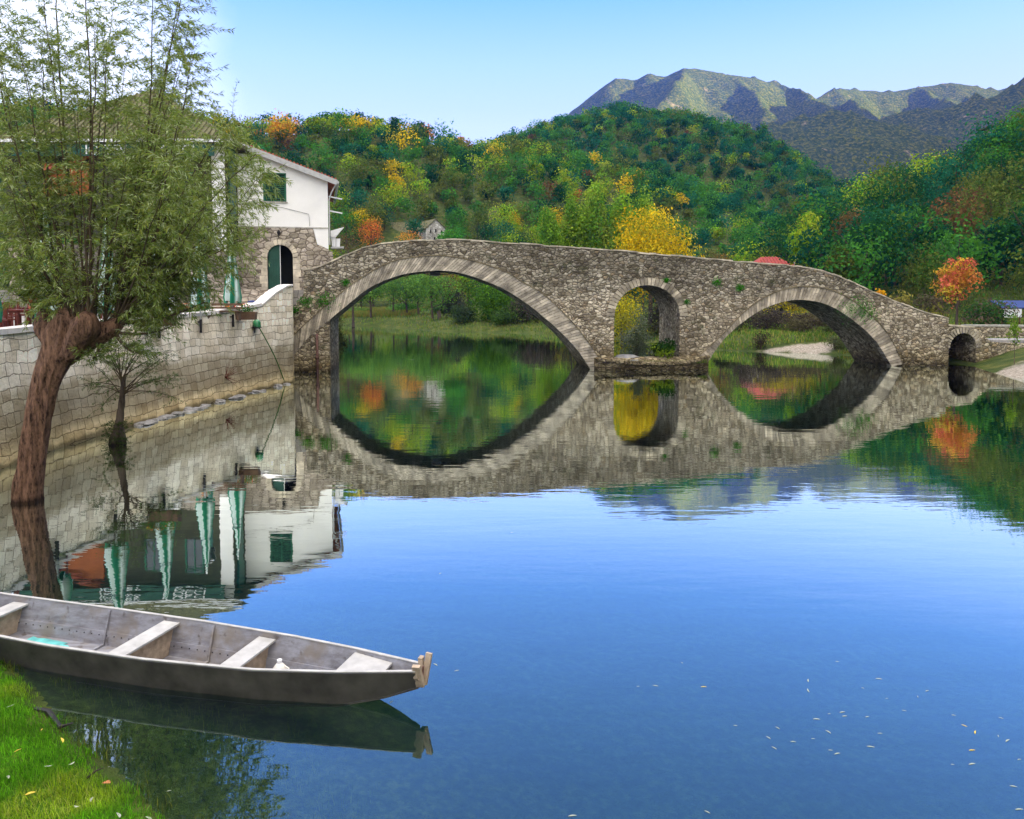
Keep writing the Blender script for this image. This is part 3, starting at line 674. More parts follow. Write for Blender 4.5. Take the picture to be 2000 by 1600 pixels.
while y < 44.4:
    st = 1.5 if y < 40.5 else .35
    e = min(y + st, 44.55); a, b_ = qtop(y + .01), qtop(e - .01); h_ = .17 if y < 40.5 else .1
    oo = .07
    vs = []
    for p in (a, b_):
        wd_ = .62 if y < 40.5 else .5
        for dx, dz in ((oo, .005), (-wd_, .005), (-wd_, h_), (oo, h_)): vs.append((p.x + dx, p.y, p.z + dz))
    k = r.uniform(.93, 1.03)
    mb.add(vs, [(0, 1, 2, 3)[::-1], (4, 5, 6, 7), (0, 4, 5, 1)[::-1], (1, 5, 6, 2)[::-1], (2, 6, 7, 3)[::-1], (3, 7, 4, 0)[::-1]], (k, k, k)); y = e
mb.build('coping', M['white_coping'], quay)
r = random.Random(12)
rocks = []
def rock_mesh(seed, s=1.0):
    r = random.Random(seed); import bmesh
    bm = bmesh.new(); bmesh.ops.create_icosphere(bm, subdivisions=2, radius=.5)
    ph = [r.uniform(0, 9) for _ in range(6)]
    for v in bm.verts:
        k = 1 + .22 * math.sin(v.co.x * 7 + ph[0]) * math.cos(v.co.y * 6 + ph[1]) + .16 * math.sin(v.co.z * 9 + ph[2] + v.co.x * 4)
        v.co = Vector((round(v.co.x * k * 3.2) / 3.2 * .5 + v.co.x * k * .5, v.co.y * k, v.co.z * k * .62))
    me = bpy.data.meshes.new('rock'); bm.to_mesh(me); bm.free(); me.materials.append(M['rock']); return me
rms = [rock_mesh(i) for i in range(5)]
for i in range(34):
    yy = r.uniform(29, 43.4); xx = float(np.interp(yy, [p[1] for p in qs], [p[0] for p in qs])); s_ = r.uniform(.22, .6)
    ob = bpy.data.objects.new('rock', rms[i % 5]); ob.location = (xx + r.uniform(.05, .35), yy, r.uniform(-.06, .03)); ob.scale = (s_, s_ * r.uniform(.8, 1.7), s_ * .7); ob.rotation_euler = (0, 0, r.uniform(0, 6))
    link(ob, None, 'rough stone lying in the water at the foot of the quay wall', 'rock', 'loose stones along the foot of the quay wall')

# terrace
tb = [Vector((x - batter(y) * ztop(y) / 4 - .55, y, 0)) for x, y in qs if 9 < y < 43.4]
def slab(name, pts, z0, z1, mat, **kw):
    n = len(pts); vs = [(p[0], p[1], z0) for p in pts] + [(p[0], p[1], z1) for p in pts]
    tri = tessellate_polygon([[Vector((p[0], p[1], 0)) for p in pts]])
    fs = [tuple(n + i for i in t_) for t_ in tri] + [(i, (i + 1) % n, n + (i + 1) % n, n + i) for i in range(n)]
    mb = MB(); mb.add(vs, fs); ob = mb.build(name, mat, **kw)
    bmf(ob.data); return ob
def bmf(me):
    import bmesh
    bm = bmesh.new(); bm.from_mesh(me); bmesh.ops.recalc_face_normals(bm, faces=bm.faces[:]); bm.to_mesh(me); bm.free()
slab('terrace', [(-60, 9)] + [(p.x, p.y) for p in tb] + [(-13.4, 46.0), (-60, 46.0)], 3.2, 3.78, M['terrace'], kind='structure')
slab('upper_terrace', [(-17.6, 46.03), (-13.35, 44.8), (-13.2, 44.8), (-14.6, 49.95), (-13.0, 50.4), (-13.0, 55.5), (-60, 55.5), (-60, 49), (-17.6, 49)], 3.2, 5.35, M['terrace'], kind='structure')
# steps up to the door
st = empty('stone_steps', (-15.2, 44, 3.78), 'worn grey stone steps rising to the arched green door', 'steps')
for i in range(8):
    mb = MB(); z1 = 3.78 + (i + 1) * .196; y0 = 41.9 + i * .36
    mb.box((-15.42 - i * .004, (y0 + 46.0) / 2, z1 - .1), (3.5, 46.0 - y0, .196)); mb.build('step', M['house_stone'], st)

# ------------------------------------------------------------------ white house
HC = Vector((-12.35, 52.0, 0))                   # right front corner
HX = Vector((-.97, -.243, 0)).normalized(); HY = Vector((-.243, .97, 0)).normalized()
def hw_(s, z, w=0.0): return HC + HX * s + HY * w + Vector((0, 0, z))
def hp(px, py):
    d = Vector(ray(px, py)); o_ = Vector((0, 0, CAMH)); k = (HC - o_).dot(HY) / d.dot(HY); p = o_ + d * k
    return ((p - HC).dot(HX), p.z)
house = empty('white_house', hw_(3.5, 5.3, 5), 'white plastered gable house on a rubble stone ground floor beside the bridge', 'house')
fr_ = lambda s, z, w: hw_(-s, z, w)
def hpoly(L): return [(-hp(*p)[0], hp(*p)[1]) for p in L]
WZ = hp(600, 445)[1]; eave = hp(645, 355)[1]; ridge_s = 8.2; rz_ = eave + ridge_s * .36; 
wl = 10.5
win = [hp(516, 393), hp(557, 340)]
def wall_with_opening(mb, s0, s1, z0, ztopf, opening, w0, w1, frame):
    a, b_, c_, d_ = opening                     # s range, z range
    extrude(mb, [(s0, z0), (a, z0), (a, ztopf(a)), (s0, ztopf(s0))], w0, w1, frame)
    extrude(mb, [(b_, z0), (s1, z0), (s1, ztopf(s1))] + ([(-ridge_s, ztopf(-ridge_s))] if b_ < -ridge_s < s1 else []) + [(b_, ztopf(b_))], w0, w1, frame)
    extrude(mb, [(a, z0), (b_, z0), (b_, c_), (a, c_)], w0, w1, frame)
    extrude(mb, [(a, d_), (b_, d_), (b_, ztopf(b_)), (a, ztopf(a))], w0, w1, frame)
tf = lambda s: rz_ - abs(-s - ridge_s) * .36
op = (-win[0][0], -win[1][0], win[0][1], win[1][1])
mb = MB(); wall_with_opening(mb, -wl, 0.0, WZ, tf, op, 0, .4, fr_)
mb.build('wall', M['plaster'], house)
mb = MB(); extrude(mb, [(-.4, WZ), (0, WZ), (0, eave - .03), (-.4, eave - .03)], .4, 11, fr_); extrude(mb, [(-wl, WZ), (-.4, WZ), (-.4, eave), (-ridge_s, rz_ - .1), (-wl, tf(-wl) - .1)], 10.6, 11, fr_)
mb.build('wall', M['plaster'], house)
# stone ground floor with arched doorway
dl, dr, dspr, dtop = hp(522, 500)[0], hp(572, 500)[0], hp(547, 503)[1], hp(547, 478)[1]
zb = 5.0; dz = 5.36; dc, dw = -(dl + dr) / 2, abs(dl - dr) / 2
darc = [(dc - dw * math.cos(math.pi * i / 16), dspr + (dtop - dspr) * math.sin(math.pi * i / 16)) for i in range(17)]
poly = [(-wl, zb), (darc[0][0], zb)] + darc + [(darc[-1][0], zb), (hp(650, 487)[0] * -1 + .25, zb), (.25, 7.95), (-.75, 8.4), (-1.0, WZ - .02), (-wl, WZ - .02)]
mb = MB(); extrude(mb, poly, -.08, .5, fr_); mb.build('stone_wall', M['house_stone'], house)
mb = MB(); extrude(mb, [(-.98, WZ - .03), (-.73, 8.42), (0.0, 8.1), (0.0, WZ - .03)], -.06, .5, fr_); mb.build('wall', M['plaster'], house)
mb = MB(); extrude(mb, [(-wl, WZ - .05), (.02, WZ - .05), (.02, WZ + .03), (-wl, WZ + .03)], -.1, -.001, fr_); mb.build('string_course', M['coping'], house)
mb = MB(); r = random.Random(2)                  # big door surround stones
for i in range(11):
    a0, a1 = math.pi * i / 11 + .02, math.pi * (i + 1) / 11 - .02; k = r.uniform(.85, 1.15)
    pt = lambda a_, e: (dc - (dw + e) * math.cos(a_), dspr + (dtop - dspr + e) * math.sin(a_))
    extrude(mb, [pt(a0, 0), pt(a1, 0), pt(a1, .34), pt(a0, .34)][::-1], -.13, .3, fr_, (k, k, k))
for sgn in (-1, 1):
    z = dz
    while z < dspr - .05:
        z2 = min(z + r.uniform(.38, .6), dspr - .01); e = r.uniform(.3, .5); k = r.uniform(.85, 1.15); a_ = dc + sgn * dw; b_ = dc + sgn * (dw + e)
        extrude(mb, [(min(a_, b_), z), (max(a_, b_), z), (max(a_, b_), z2 - .02), (min(a_, b_), z2 - .02)], -.13, .3, fr_, (k, k, k)); z = z2
mb.build('door_surround', M['ringstone'], house)
mb = MB(); extrude(mb, [(dc - dw + .02, dz), (dc - .02, dz), (dc - .02, dtop - .02)] + [p for p in darc[::-1] if p[0] < dc - .03 and p[0] > dc - dw + .02], .12, .2, fr_)
for i in range(5): s_ = dc - dw + .1 + i * .17; extrude(mb, [(s_, dz + .1), (s_ + .02, dz + .1), (s_ + .02, dspr), (s_, dspr)], .1, .12, fr_)
dd = mb.build('door', M['greenpaint'], house); bmf(dd.data)
mb = MB(); extrude(mb, [(dc - .018, dz), (dc + .018, dz), (dc + .018, dtop - .01), (dc - .018, dtop - .01)], .08, .12, fr_); mb.build('door_edge', M['white'], house)
mb = MB(); extrude(mb, [(dc - dw - .2, dz), (dc + dw + .2, dz), (dc + dw + .2, dtop + .2), (dc - dw - .2, dtop + .2)], 1.5, 1.6, fr_); mb.build('inner_wall', M['dark'], house)
a_, b_, c_, d_ = op                              # window: green shutters, frame, panes
mb = MB(); extrude(mb, [(a_ + .02, c_ + .02), (b_ - .02, c_ + .02), (b_ - .02, d_ - .02), (a_ + .02, d_ - .02)], .2, .24, fr_)
wn = mb.build('window', M['dark'], house)
mb = MB()
for k in range(14):
    z = c_ + .06 + k * (d_ - c_ - .1) / 14
    extrude(mb, [(a_ + .04, z), (b_ - .04, z), (b_ - .04, z + .05), (a_ + .04, z + .05)], .12 + .0, .15, fr_)
for s_ in (a_ + .02, (a_ + b_) / 2 - .03, b_ - .08): extrude(mb, [(s_, c_ + .02), (s_ + .06, c_ + .02), (s_ + .06, d_ - .02), (s_, d_ - .02)], .09, .17, fr_)
sh = mb.build('shutter', M['shutter'], house)
mb = MB(); extrude(mb, [(a_ - .12, c_ - .10), (b_ + .12, c_ - .10), (b_ + .12, c_ - .01), (a_ - .12, c_ - .01)], -.09, .02, fr_); mb.build('sill', M['coping'], wn)
mb = MB()
for q0, q1, q2, q3 in ((a_ - .05, a_ + .02, c_ - .01, d_ + .05), (b_ - .02, b_ + .05, c_ - .01, d_ + .05), (a_ + .02, b_ - .02, d_ - .02, d_ + .05)): extrude(mb, [(q0, q2), (q1, q2), (q1, q3), (q0, q3)], -.03, .08, fr_)
mb.build('frame', M['shutter'], wn)
mb = MB(); mb.tube([hw_(1.2, WZ + .1, -.05), hw_(1.25, WZ + .9, -.05), hw_(3.0, WZ + 1.3, -.04), hw_(7.6, WZ + 1.5, -.04)], .014, 4); mb.build('cable', M['black'], house)
# roof: tiles, boards, gutter
def roofp(s, w, dz_=0): return hw_(s, rz_ - abs(s - ridge_s) * .36 + dz_, w)
mb = MB()
for sa, sb in ((-.55, ridge_s), (ridge_s, 2 * ridge_s + .5)):
    vs = [roofp(sa, -.45, .14), roofp(sb, -.45, .14), roofp(sb, 11.4, .14), roofp(sa, 11.4, .14), roofp(sa, -.45, .30), roofp(sb, -.45, .30), roofp(sb, 11.4, .30), roofp(sa, 11.4, .30)]
    mb.add(vs, [(0, 3, 2, 1), (4, 5, 6, 7), (0, 1, 5, 4), (1, 2, 6, 5), (2, 3, 7, 6), (3, 0, 4, 7)])
for i in range(40):
    s_ = -.5 + i * .22; mb.tube([roofp(s_, -.47, .31), roofp(s_, -.1, .31)], .09, 6)
rf = mb.build('roof', M['tile'], house); bmf(rf.data)
mb = MB(); mb.beam(roofp(-.6, -.5, .1), roofp(ridge_s, -.5, .1), .06, .34); mb.beam(roofp(ridge_s + .01, -.5, .1), roofp(wl, -.5, .1), .06, .34); mb.build('bargeboard', M['zinc'], house)
mb = MB(); mb.tube([hw_(-.66, eave - .1, -.5), hw_(-.66, eave - .1, 11.3)], .09, 8); mb.tube([hw_(-.6, eave - .1, -.3), hw_(-.25, eave - .7, -.15), hw_(-.08, eave - 1.2, -.1), hw_(-.08, 8.4, -.1)], .05, 6); mb.build('gutter', M['zinc'], house)
for zz in (eave - .95, eave - 1.9):
    mb = MB(); mb.beam(hw_(-.05, zz, .3), hw_(-.95, zz - .16, .3), .25, .07); mb.build('bracket', M['white'], house)
mb = MB(); c_ = hw_(-dc + .05, dtop + .72, -.3)
mb.tube([hw_(-dc + .05, dtop + .5, -.08), hw_(-dc + .05, dtop + .45, -.25), c_ - Vector((0, 0, .14))], .02, 6); mb.tube([c_ - Vector((0, 0, .14)), c_ + Vector((0, 0, .08))], [.07, .12], 6); mb.tube([c_ + Vector((0, 0, .08)), c_ + Vector((0, 0, .22))], [.15, .02], 6)
mb.build('wall_lamp', M['black'], house)
# white metal grill hood and cabinet beside the house
gl_ = empty('metal_hood', hw_(-.7, 7.7, .5), 'white metal hood over a small white cabinet, on a ledge by the house corner', 'hood')
def gp(px, py, w): 
    s_, z_ = hp(px, py); return hw_(s_, z_, w)
def gpoly(name, L, w0, w1, mat):
    mb = MB(); extrude(mb, [(-hp(*p)[0], hp(*p)[1]) for p in L], w0, w1, fr_); ob = mb.build(name, mat, gl_); bmf(ob.data)
gpoly('hood', [(646, 450), (672, 443), (662, 455), (656, 462), (646, 462)], 0.3, 1.2, M['white'])
gpoly('body', [(647, 462), (656, 462), (656, 481), (649, 481)], 0.4, 1.1, M['white'])
gpoly('cabinet', [(657, 465), (665, 465), (664, 481), (657, 481)], 0.5, 1.0, M['white'])
gpoly('shelf', [(646, 482), (672, 481), (672, 484), (647, 485)], 0.3, 1.3, M['zinc'])

# ------------------------------------------------------------------ restaurant
RX0, RX1, RY0, RY1 = -31.5, -17.9, 48.3, 59.5; RZ = 3.78; RE = 14.3
rest = empty('restaurant', ((RX0 + RX1) / 2, RY0, RZ), 'tall restaurant with a hipped mossy roof and a dark green name board, behind the willow', 'restaurant')
mb = MB()
bays = [(RX0, RX0 + 2.6), (RX0 + 2.6, RX0 + 6), (RX0 + 6, RX0 + 9.6), (RX0 + 9.6, RX1)]
zf = 8.6
mb.box(((RX0 + RX1) / 2, RY0 + .25, (zf + RE) / 2), (RX1 - RX0, .5, RE - zf)); mb.box((RX1 - .25, (RY0 + RY1) / 2 + .25, (zf + RE) / 2 - .01), (.5, RY1 - RY0 - .5, RE - zf - .02))
mb.build('wall', M['render_olive'], rest)
mb = MB(); mb.box((RX1 - .35, RY0 - .02, 11), (.8, .1, 6.4)); mb.build('wall', M['plaster'], rest)
mb = MB()
mb.box((RX0 + .5, RY0 + .25, (RZ + zf) / 2 - .01), (1.0, .5, zf - RZ - .02)); mb.box((RX1 - 1.6, RY0 + .25, (RZ + zf) / 2 - .01), (3.2, .5, zf - RZ - .02)); mb.box((RX0 + 6.4, RY0 + .25, (RZ + zf) / 2 - .01), (1.2, .5, zf - RZ - .02))
mb.box(((RX0 + RX1) / 2, RY0 + 6, (RZ + zf) / 2), (RX1 - RX0, .4, zf - RZ)); mb.build('stone_wall', M['house_stone'], rest)
mb = MB(); mb.box((RX0 + 3.9, RY0 - .06, 12.2), (3.0, .1, 2.0)); mb.build('wall_panel', M['orange_wall'], rest)
mb = MB()
ex_, ey = .8, .8; ap = Vector(((RX0 + RX1) / 2, (RY0 + RY1) / 2, 19.2))
e4 = [Vector((RX0 - ex_, RY0 - ey, RE + .25)), Vector((RX1 + ex_, RY0 - ey, RE + .25)), Vector((RX1 + ex_, RY1 + ey, RE + .25)), Vector((RX0 - ex_, RY1 + ey, RE + .25))]
vs = e4 + [v - Vector((0, 0, .2)) for v in e4] + [ap]
mb.add(vs, [(0, 1, 8), (1, 2, 8), (2, 3, 8), (3, 0, 8), (7, 6, 5, 4), (0, 4, 5, 1), (1, 5, 6, 2), (2, 6, 7, 3), (3, 7, 4, 0)])
for i in range(48):
    f = i / 47; p = e4[0].lerp(e4[1], f); q = ap.lerp(p, 1) ; topk = 1 - abs(2 * f - 1); tp_ = p.lerp(Vector((p.x, ap.y, ap.z)), topk)
    mb.tube([p + Vector((0, 0, .03)), tp_ + Vector((0, 0, .03))], .07, 5)
mb.build('roof', M['oldtile'], rest)
mb = MB(); mb.box(((RX0 + RX1) / 2, RY0 - ey - .08, RE + .12), (RX1 - RX0 + 1.7, .14, .18)); mb.build('gutter', M['white'], rest)
mb = MB(); mb.box(((RX0 + RX1) / 2, RY0 - .72, RE - .42), (RX1 - RX0 - .6, .08, .72)); sg = mb.build('name_board', M['greenpaint'], rest)
for txt, px in (('IO TEV', 165), ('L OCCI', 292)):
    cu = bpy.data.curves.new('lettering', 'FONT'); cu.body = txt; cu.size = .85; cu.extrude = .02; cu.materials.append(M['white'])
    to = bpy.data.objects.new('lettering', cu); p = P(px, 297, RY0 - .8); to.location = (p.x, RY0 - .77, RE - .7); to.rotation_euler = (R(90), 0, 0)
    link(to, sg); bpy.context.view_layer.update(); dg_ = bpy.context.evaluated_depsgraph_get()
    mt = bpy.data.objects.new('lettering', bpy.data.meshes.new_from_object(to.evaluated_get(dg_))); mt.location = to.location; mt.rotation_euler = to.rotation_euler; link(mt, sg); bpy.data.objects.remove(to)
    mt.matrix_parent_inverse = Matrix.Identity(4)
for i, (wx_, wz_, wd_, wh_) in enumerate([(RX0 + 1.3, 11.6, 1.1, 1.9), (RX0 + 8.6, 11.6, 1.1, 1.9), (RX0 + 11.2, 11.6, 1.1, 1.9)]):
    mb = MB(); mb.box((wx_, RY0 - .03, wz_), (wd_, .06, wh_)); f_ = mb.build('window', M['glass'], rest)
    mb = MB(); 
    for dx in (-wd_ / 2, wd_ / 2): mb.box((wx_ + dx, RY0 - .08, wz_), (.1, .08, wh_ + .1))
    mb.box((wx_, RY0 - .08, wz_ + wh_ / 2 + .02), (wd_, .08, .1)); mb.box((wx_, RY0 - .075, wz_), (.06, .06, wh_)); mb.build('frame', M['shutter'], f_)
for px_ in (RX0 + 2.7, RX0 + 9.4, RX1 - 3.4):
    mb = MB(); mb.box((px_, RY0 - .1, (RZ + zf) / 2), (.3, .3, zf - RZ)); mb.build('post', M['plaster'], rest)
mb = MB(); mb.box((RX1 + .05, RY0 + 1.2, 12), (.12, 1.0, 5.2)); mb.build('shutter', M['green_metal'], rest)

# ------------------------------------------------------------------ closed parasols on the quay
def parasol(loc, h0, h1, seed, label, sleeve=True, bright=1.0):
    e = empty('closed_parasol', loc, label, 'parasol', 'closed green and white parasols along the quay'); L = Vector(loc); r = random.Random(seed)
    mb = MB(); mb.tube([L + Vector((0, 0, .45)), L + Vector((0, 0, h1 - L.z + .18))], .035, 8); mb.build('pole', M['white'], e, True)
    mb = MB(); mb.tube([L, L + Vector((0, 0, .62))], .062, 8); mb.box(L + Vector((-.06, 0, .5)), (.2, .1, .06)); mb.build('sleeve', M['black'], e)
    n = 32; rows = [(0, .30), (.06, .33), (.25, .27), (.5, .20), (.75, .13), (.93, .07), (1, .03)]; vs, cs_, fs = [], [], []
    for k, (t_, rad) in enumerate(rows):
        for i in range(n):
            a = 2 * math.pi * i / n; pl = 1 + (.32 if i % 4 < 2 else -.25) * (1 - t_ * .6) + r.uniform(-.06, .06)
            zz = h0 + (h1 - h0) * t_ - (0.14 if (k == 0 and i % 8 < 4) else 0)
            vs.append((L.x + math.cos(a + t_ * .4) * rad * pl, L.y + math.sin(a + t_ * .4) * rad * pl, zz))
            cs_.append((.62 * bright, .74 * bright, .70 * bright) if (i // 4) % 2 else (.02, .22, .12))
    for k in range(len(rows) - 1):
        for i in range(n): fs.append((k * n + i, k * n + (i + 1) % n, (k + 1) * n + (i + 1) % n, (k + 1) * n + i))
    me = np_mesh('canopy', vs, fs, np.array(cs_), True, M['canopy']); link(bpy.data.objects.new('canopy', me), e)
    mb = MB(); zt = h0 + (h1 - h0) * .55; mb.tube([(L.x, L.y, zt - .03), (L.x, L.y, zt + .03)], .24, 12); mb.build('strap', M['green_metal'], e)
for i, (yy, lb) in enumerate([(38.2, 'closed green and white parasol nearest the bridge, beside the arched door'), (35.2, 'closed green and white parasol, second from the bridge, behind the green lamp post'),
                              (31.8, 'closed green and white parasol, third from the bridge, half hidden in willow leaves'), (28.4, 'closed green and white parasol behind the middle of the big willow crown'),
                              (25.0, 'closed green and white parasol just left of the willow trunk'), (21.9, 'closed green and white parasol at the left edge of the photo')]):
    q = qtop(yy); parasol((q.x + .17, yy, q.z - .75), q.z + .55, q.z + 3.75, i, lb)
# green lamp post
q = qtop(37.5); L = Vector((P(402, 590, 38.5).x, 38.5, 3.78))
lp_ = empty('lamp_post', L, 'dark green cast iron lamp post with a flared base on the terrace', 'lamp post')
mb = MB(); prof = [(0, .34), (.12, .34), (.2, .26), (.5, .2), (.62, .24), (.7, .14), (1.6, .1), (1.7, .13), (1.8, .085), (4.1, .06)]
mb.tube([L + Vector((0, 0, z)) for z, _ in prof], [r_ for _, r_ in prof], 12); mb.build('column', M['green_metal'], lp_)
mb = MB(); mb.tube([L + Vector((0, 0, 4.1)), L + Vector((0, 0, 4.2)), L + Vector((0, 0, 4.6)), L + Vector((0, 0, 4.75))], [.08, .14, .22, .05], 8); mb.build('lantern', M['glass'], lp_)
# bin, bench, planters
b0_ = P(492, 566, 42.3); b0_.z = 3.98
bn_ = empty('litter_bin', (b0_.x, 42.3, 3.78), 'white litter bin with a blue lid beside the steps', 'bin')
mb = MB(); mb.tube([(b0_.x, 42.3, 3.8), (b0_.x, 42.3, 4.6)], [.17, .22], 12); mb.build('body', M['white'], bn_)
mb = MB(); mb.tube([(b0_.x, 42.3, 4.61), (b0_.x, 42.3, 4.67), (b0_.x, 42.3, 4.73)], [.24, .24, .08], 12); mb.build('lid', M['bluetarp'], bn_)
def bench(loc, label):
    e = empty('wooden_bench', loc, label, 'bench'); L = Vector(loc)
    for dz_, w_ in ((.45, .4),): mb = MB(); mb.box(L + Vector((0, 0, dz_)), (1.5, w_, .06)); mb.build('seat', M['timber'], e)
    mb = MB(); mb.box(L + Vector((0, .2, .78)), (1.5, .05, .12)); mb.box(L + Vector((0, .2, .62)), (1.5, .05, .1)); mb.build('backrest', M['timber'], e)
    for dx in (-.65, .65): mb = MB(); mb.box(L + Vector((dx, 0, .21)), (.08, .36, .42)); mb.build('leg', M['timber'], e)
bench((P(440, 600, 37.3).x, 37.3, 3.78), 'small dark wooden bench on the terrace behind the white wall capping')
def leaf_blob(r, n, c, rad, size, cols, flat=1.0):
    """n leaf faces spread through a lumpy volume"""
    C = r.normal(size=(n, 3)); C /= np.linalg.norm(C, axis=1)[:, None]; C *= (r.uniform(.2, 1, (n, 1)) ** .5); nn = C + r.normal(size=(n, 3)) * .5
    return leaves(r, np.array(c) + C * np.array(rad), nn, size, cols)
def leaves(r, C, nn, size, cols, asp=.6):
    n = len(C); nn = nn / (np.linalg.norm(nn, axis=1)[:, None] + 1e-9)
    t1 = np.cross(nn, r.normal(size=(n, 3))); t1 /= (np.linalg.norm(t1, axis=1)[:, None] + 1e-9); t2 = np.cross(nn, t1)
    s = (np.broadcast_to(size, (n,)) * r.uniform(.6, 1.3, n))[:, None]
    v = np.stack([C + t1 * s, C + t2 * s * asp + nn * s * .15, C - t1 * s, C - t2 * s * asp + nn * s * .15], 1).reshape(-1, 3)
    q = np.arange(n * 4).reshape(n, 4); cl = np.repeat(cols, 4, 0) if len(cols) == n else np.tile(cols, (n * 4, 1))
    return v, q, cl
def colmix(r, n, pal, v=.25):
    pal = np.array(pal); c = pal[r.integers(0, len(pal), n)]; return np.clip(c * r.uniform(1 - v, 1 + v, (n, 1)), 0, 1)
def merge(parts):
    V, Q, Cc, b = [], [], [], 0
    for v, q, c in parts: V.append(v); Q.append(q + b); Cc.append(c); b += len(v)
    return np.concatenate(V), np.concatenate(Q), np.concatenate(Cc)
def planter(x, y, z, w, seed, label, flow=True):
    e = empty('flower_box', (x, y, z), label, 'planter'); mb = MB(); mb.box((x, y, z + .2), (w, .35, .4), top=1.06); mb.build('box', M['timber'], e)
    r = np.random.default_rng(seed); me = np_mesh('leaves', *merge([leaf_blob(r, 260, (x, y, z + .55), (w * .55, .28, .25), .06, colmix(r, 260, [(.05, .16, .03), (.1, .2, .03)])),
        leaf_blob(r, 60, (x, y, z + .68), (w * .5, .28, .2), .05, colmix(r, 60, [(.8, .05, .03), (.8, .4, .02)] if flow else [(.1, .2, .03)]))]), False, M['foliage'])
    link(bpy.data.objects.new('leaves', me), e)
for i, (px_, yy, lb) in enumerate([(375, 36.3, 'wooden flower box with orange flowers left of the green lamp post'), (468, 38.8, 'wooden flower box with flowers between lamp post and steps'), (300, 31.0, 'wooden flower box with red flowers behind the willow, by the third parasol')]):
    planter(P(px_, 600, yy).x, yy, 3.78, 1.6, i, lb)

# café tables and chairs
def chair():
    e = empty('cafe_chair', (0, 0, 0), 'dark red wooden chair on the terrace above the quay', 'chair', 'dark red chairs of the terrace')
    def p(nm, fn):
        mb = MB(); fn(mb); o_ = mb.build(nm, M['redwood']); local_part(o_, e)
    p('seat', lambda m_: m_.box((0, 0, .45), (.44, .44, .05)))
    def back(m_):
        m_.box((0, .2, .92), (.44, .035, .09)); m_.box((0, .2, .62), (.40, .03, .05))
        for dx in (-.12, 0, .12): m_.box((dx, .2, .76), (.04, .025, .26))
    p('backrest', back)
    for sx in (-.19, .19):
        p('leg', lambda m_, sx=sx: m_.beam((sx, -.19, 0), (sx, -.19, .43), .045, .045, (1, 0, 0))); p('leg', lambda m_, sx=sx: m_.beam((sx, .24, 0), (sx, .2, .97), .045, .045, (1, 0, 0)))
    return e
def table():
    e = empty('cafe_table', (0, 0, 0), 'square dark red wooden table on the terrace above the quay', 'table', 'dark red tables of the terrace')
    mb = MB(); mb.box((0, 0, .73), (.85, .85, .045)); mb.box((0, 0, .68), (.72, .72, .05)); local_part(mb.build('table_top', M['redwood']), e)
    for sx in (-.35, .35):
        for sy in (-.35, .35): mb = MB(); mb.beam((sx, sy, 0), (sx, sy, .66), .06, .06, (1, 0, 0)); local_part(mb.build('leg', M['redwood']), e)
    return e
ch0, tb0 = chair(), table(); first = True; r = random.Random(5); k = 0
for (tx, ty) in [(-16.1, 23.2), (-16.3, 25.6), (-18.6, 24.4), (-16.6, 28.4), (-18.9, 27.6), (-21, 26), (-17.0, 31.5), (-19.4, 31.0)]:
    (setattr(tb0, 'location', (tx, ty, RZ)) if k == 0 else copy_tree(tb0, (tx, ty, RZ)))
    for j, (dx, dy, rz) in enumerate([(0, -.75, math.pi), (0, .75, 0), (.78, 0, -math.pi / 2), (-.78, 0, math.pi / 2)]):
        if j == 2 and k % 3 == 0: continue
        l_ = (tx + dx + r.uniform(-.08, .08), ty + dy, RZ); a_ = rz + r.uniform(-.3, .3)
        if first: ch0.location = l_; ch0.rotation_euler = (0, 0, a_); first = False
        else: copy_tree(ch0, l_, a_)
    k += 1
# pot of red flowers on a stand beside the tables
fx = P(60, 590, 24.5)
e = empty('flower_stand', (fx.x, 24.6, RZ), 'tall stand with orange and red flowers among the chairs', 'flower stand')
mb = MB(); mb.tube([(fx.x, 24.6, RZ), (fx.x, 24.6, RZ + .04), (fx.x, 24.6, RZ + .08), (fx.x, 24.6, RZ + .8)], [.2, .2, .03, .03], 10); mb.build('stand', M['black'], e)
mb = MB(); mb.tube([(fx.x, 24.6, RZ + .8), (fx.x, 24.6, RZ + 1.0)], [.12, .17], 12); mb.build('pot', M['tile'], e)
rr = np.random.default_rng(4); me = np_mesh('flowers', *merge([leaf_blob(rr, 160, (fx.x, 24.6, RZ + 1.15), (.2, .2, .22), .05, colmix(rr, 160, [(.8, .07, .01), (.7, .03, .01), (.05, .12, .02)])), leaf_blob(rr, 70, (fx.x + .03, 24.6, RZ + 1.5), (.13, .13, .16), .045, colmix(rr, 70, [(.8, .08, .01), (.7, .04, .01)]))]), False, M['foliage'])
link(bpy.data.objects.new('flowers', me), e)

# pump lamp with hose on the quay, rusty pipe on the abutment
xw = float(np.interp(40.2, [p[1] for p in qs], [p[0] for p in qs])) - .28; q = Vector((xw + .22, 40.2, 3.35))
e = empty('hose_reel', q, 'dark green hose reel fixed to the quay wall below the capping', 'hose reel')
mb = MB(); mb.tube([q + Vector((-.02, 0, 0)), q + Vector((0, 0, .04)), q + Vector((0, 0, .26)), q + Vector((0, 0, .38)), q + Vector((0, 0, .42))], [.2, .22, .2, .1, .03], 14); mb.build('drum', M['brass'], e, True)
mb = MB(); mb.box(q + Vector((-.05, 0, -.03)), (.44, .52, .05)); mb.tube([q + Vector((-.1, -.02, -.3)), q + Vector((-.1, -.02, 0))], .03, 6); mb.build('bracket', M['black'], e)
hend = G(556, 749, 0.0); pts = []
for i in range(15):
    f = i / 14; a = q + Vector((.12, .05, -.05)); bb = Vector((hend.x + .1, hend.y - .2, -.05)); p = a.lerp(bb, f); p.z -= .0; p.x += .12 * math.sin(f * math.pi); pts.append(p)
mb = MB(); mb.tube(pts, .03, 6); mb.build('hose', M['leafgreen'], e, True)
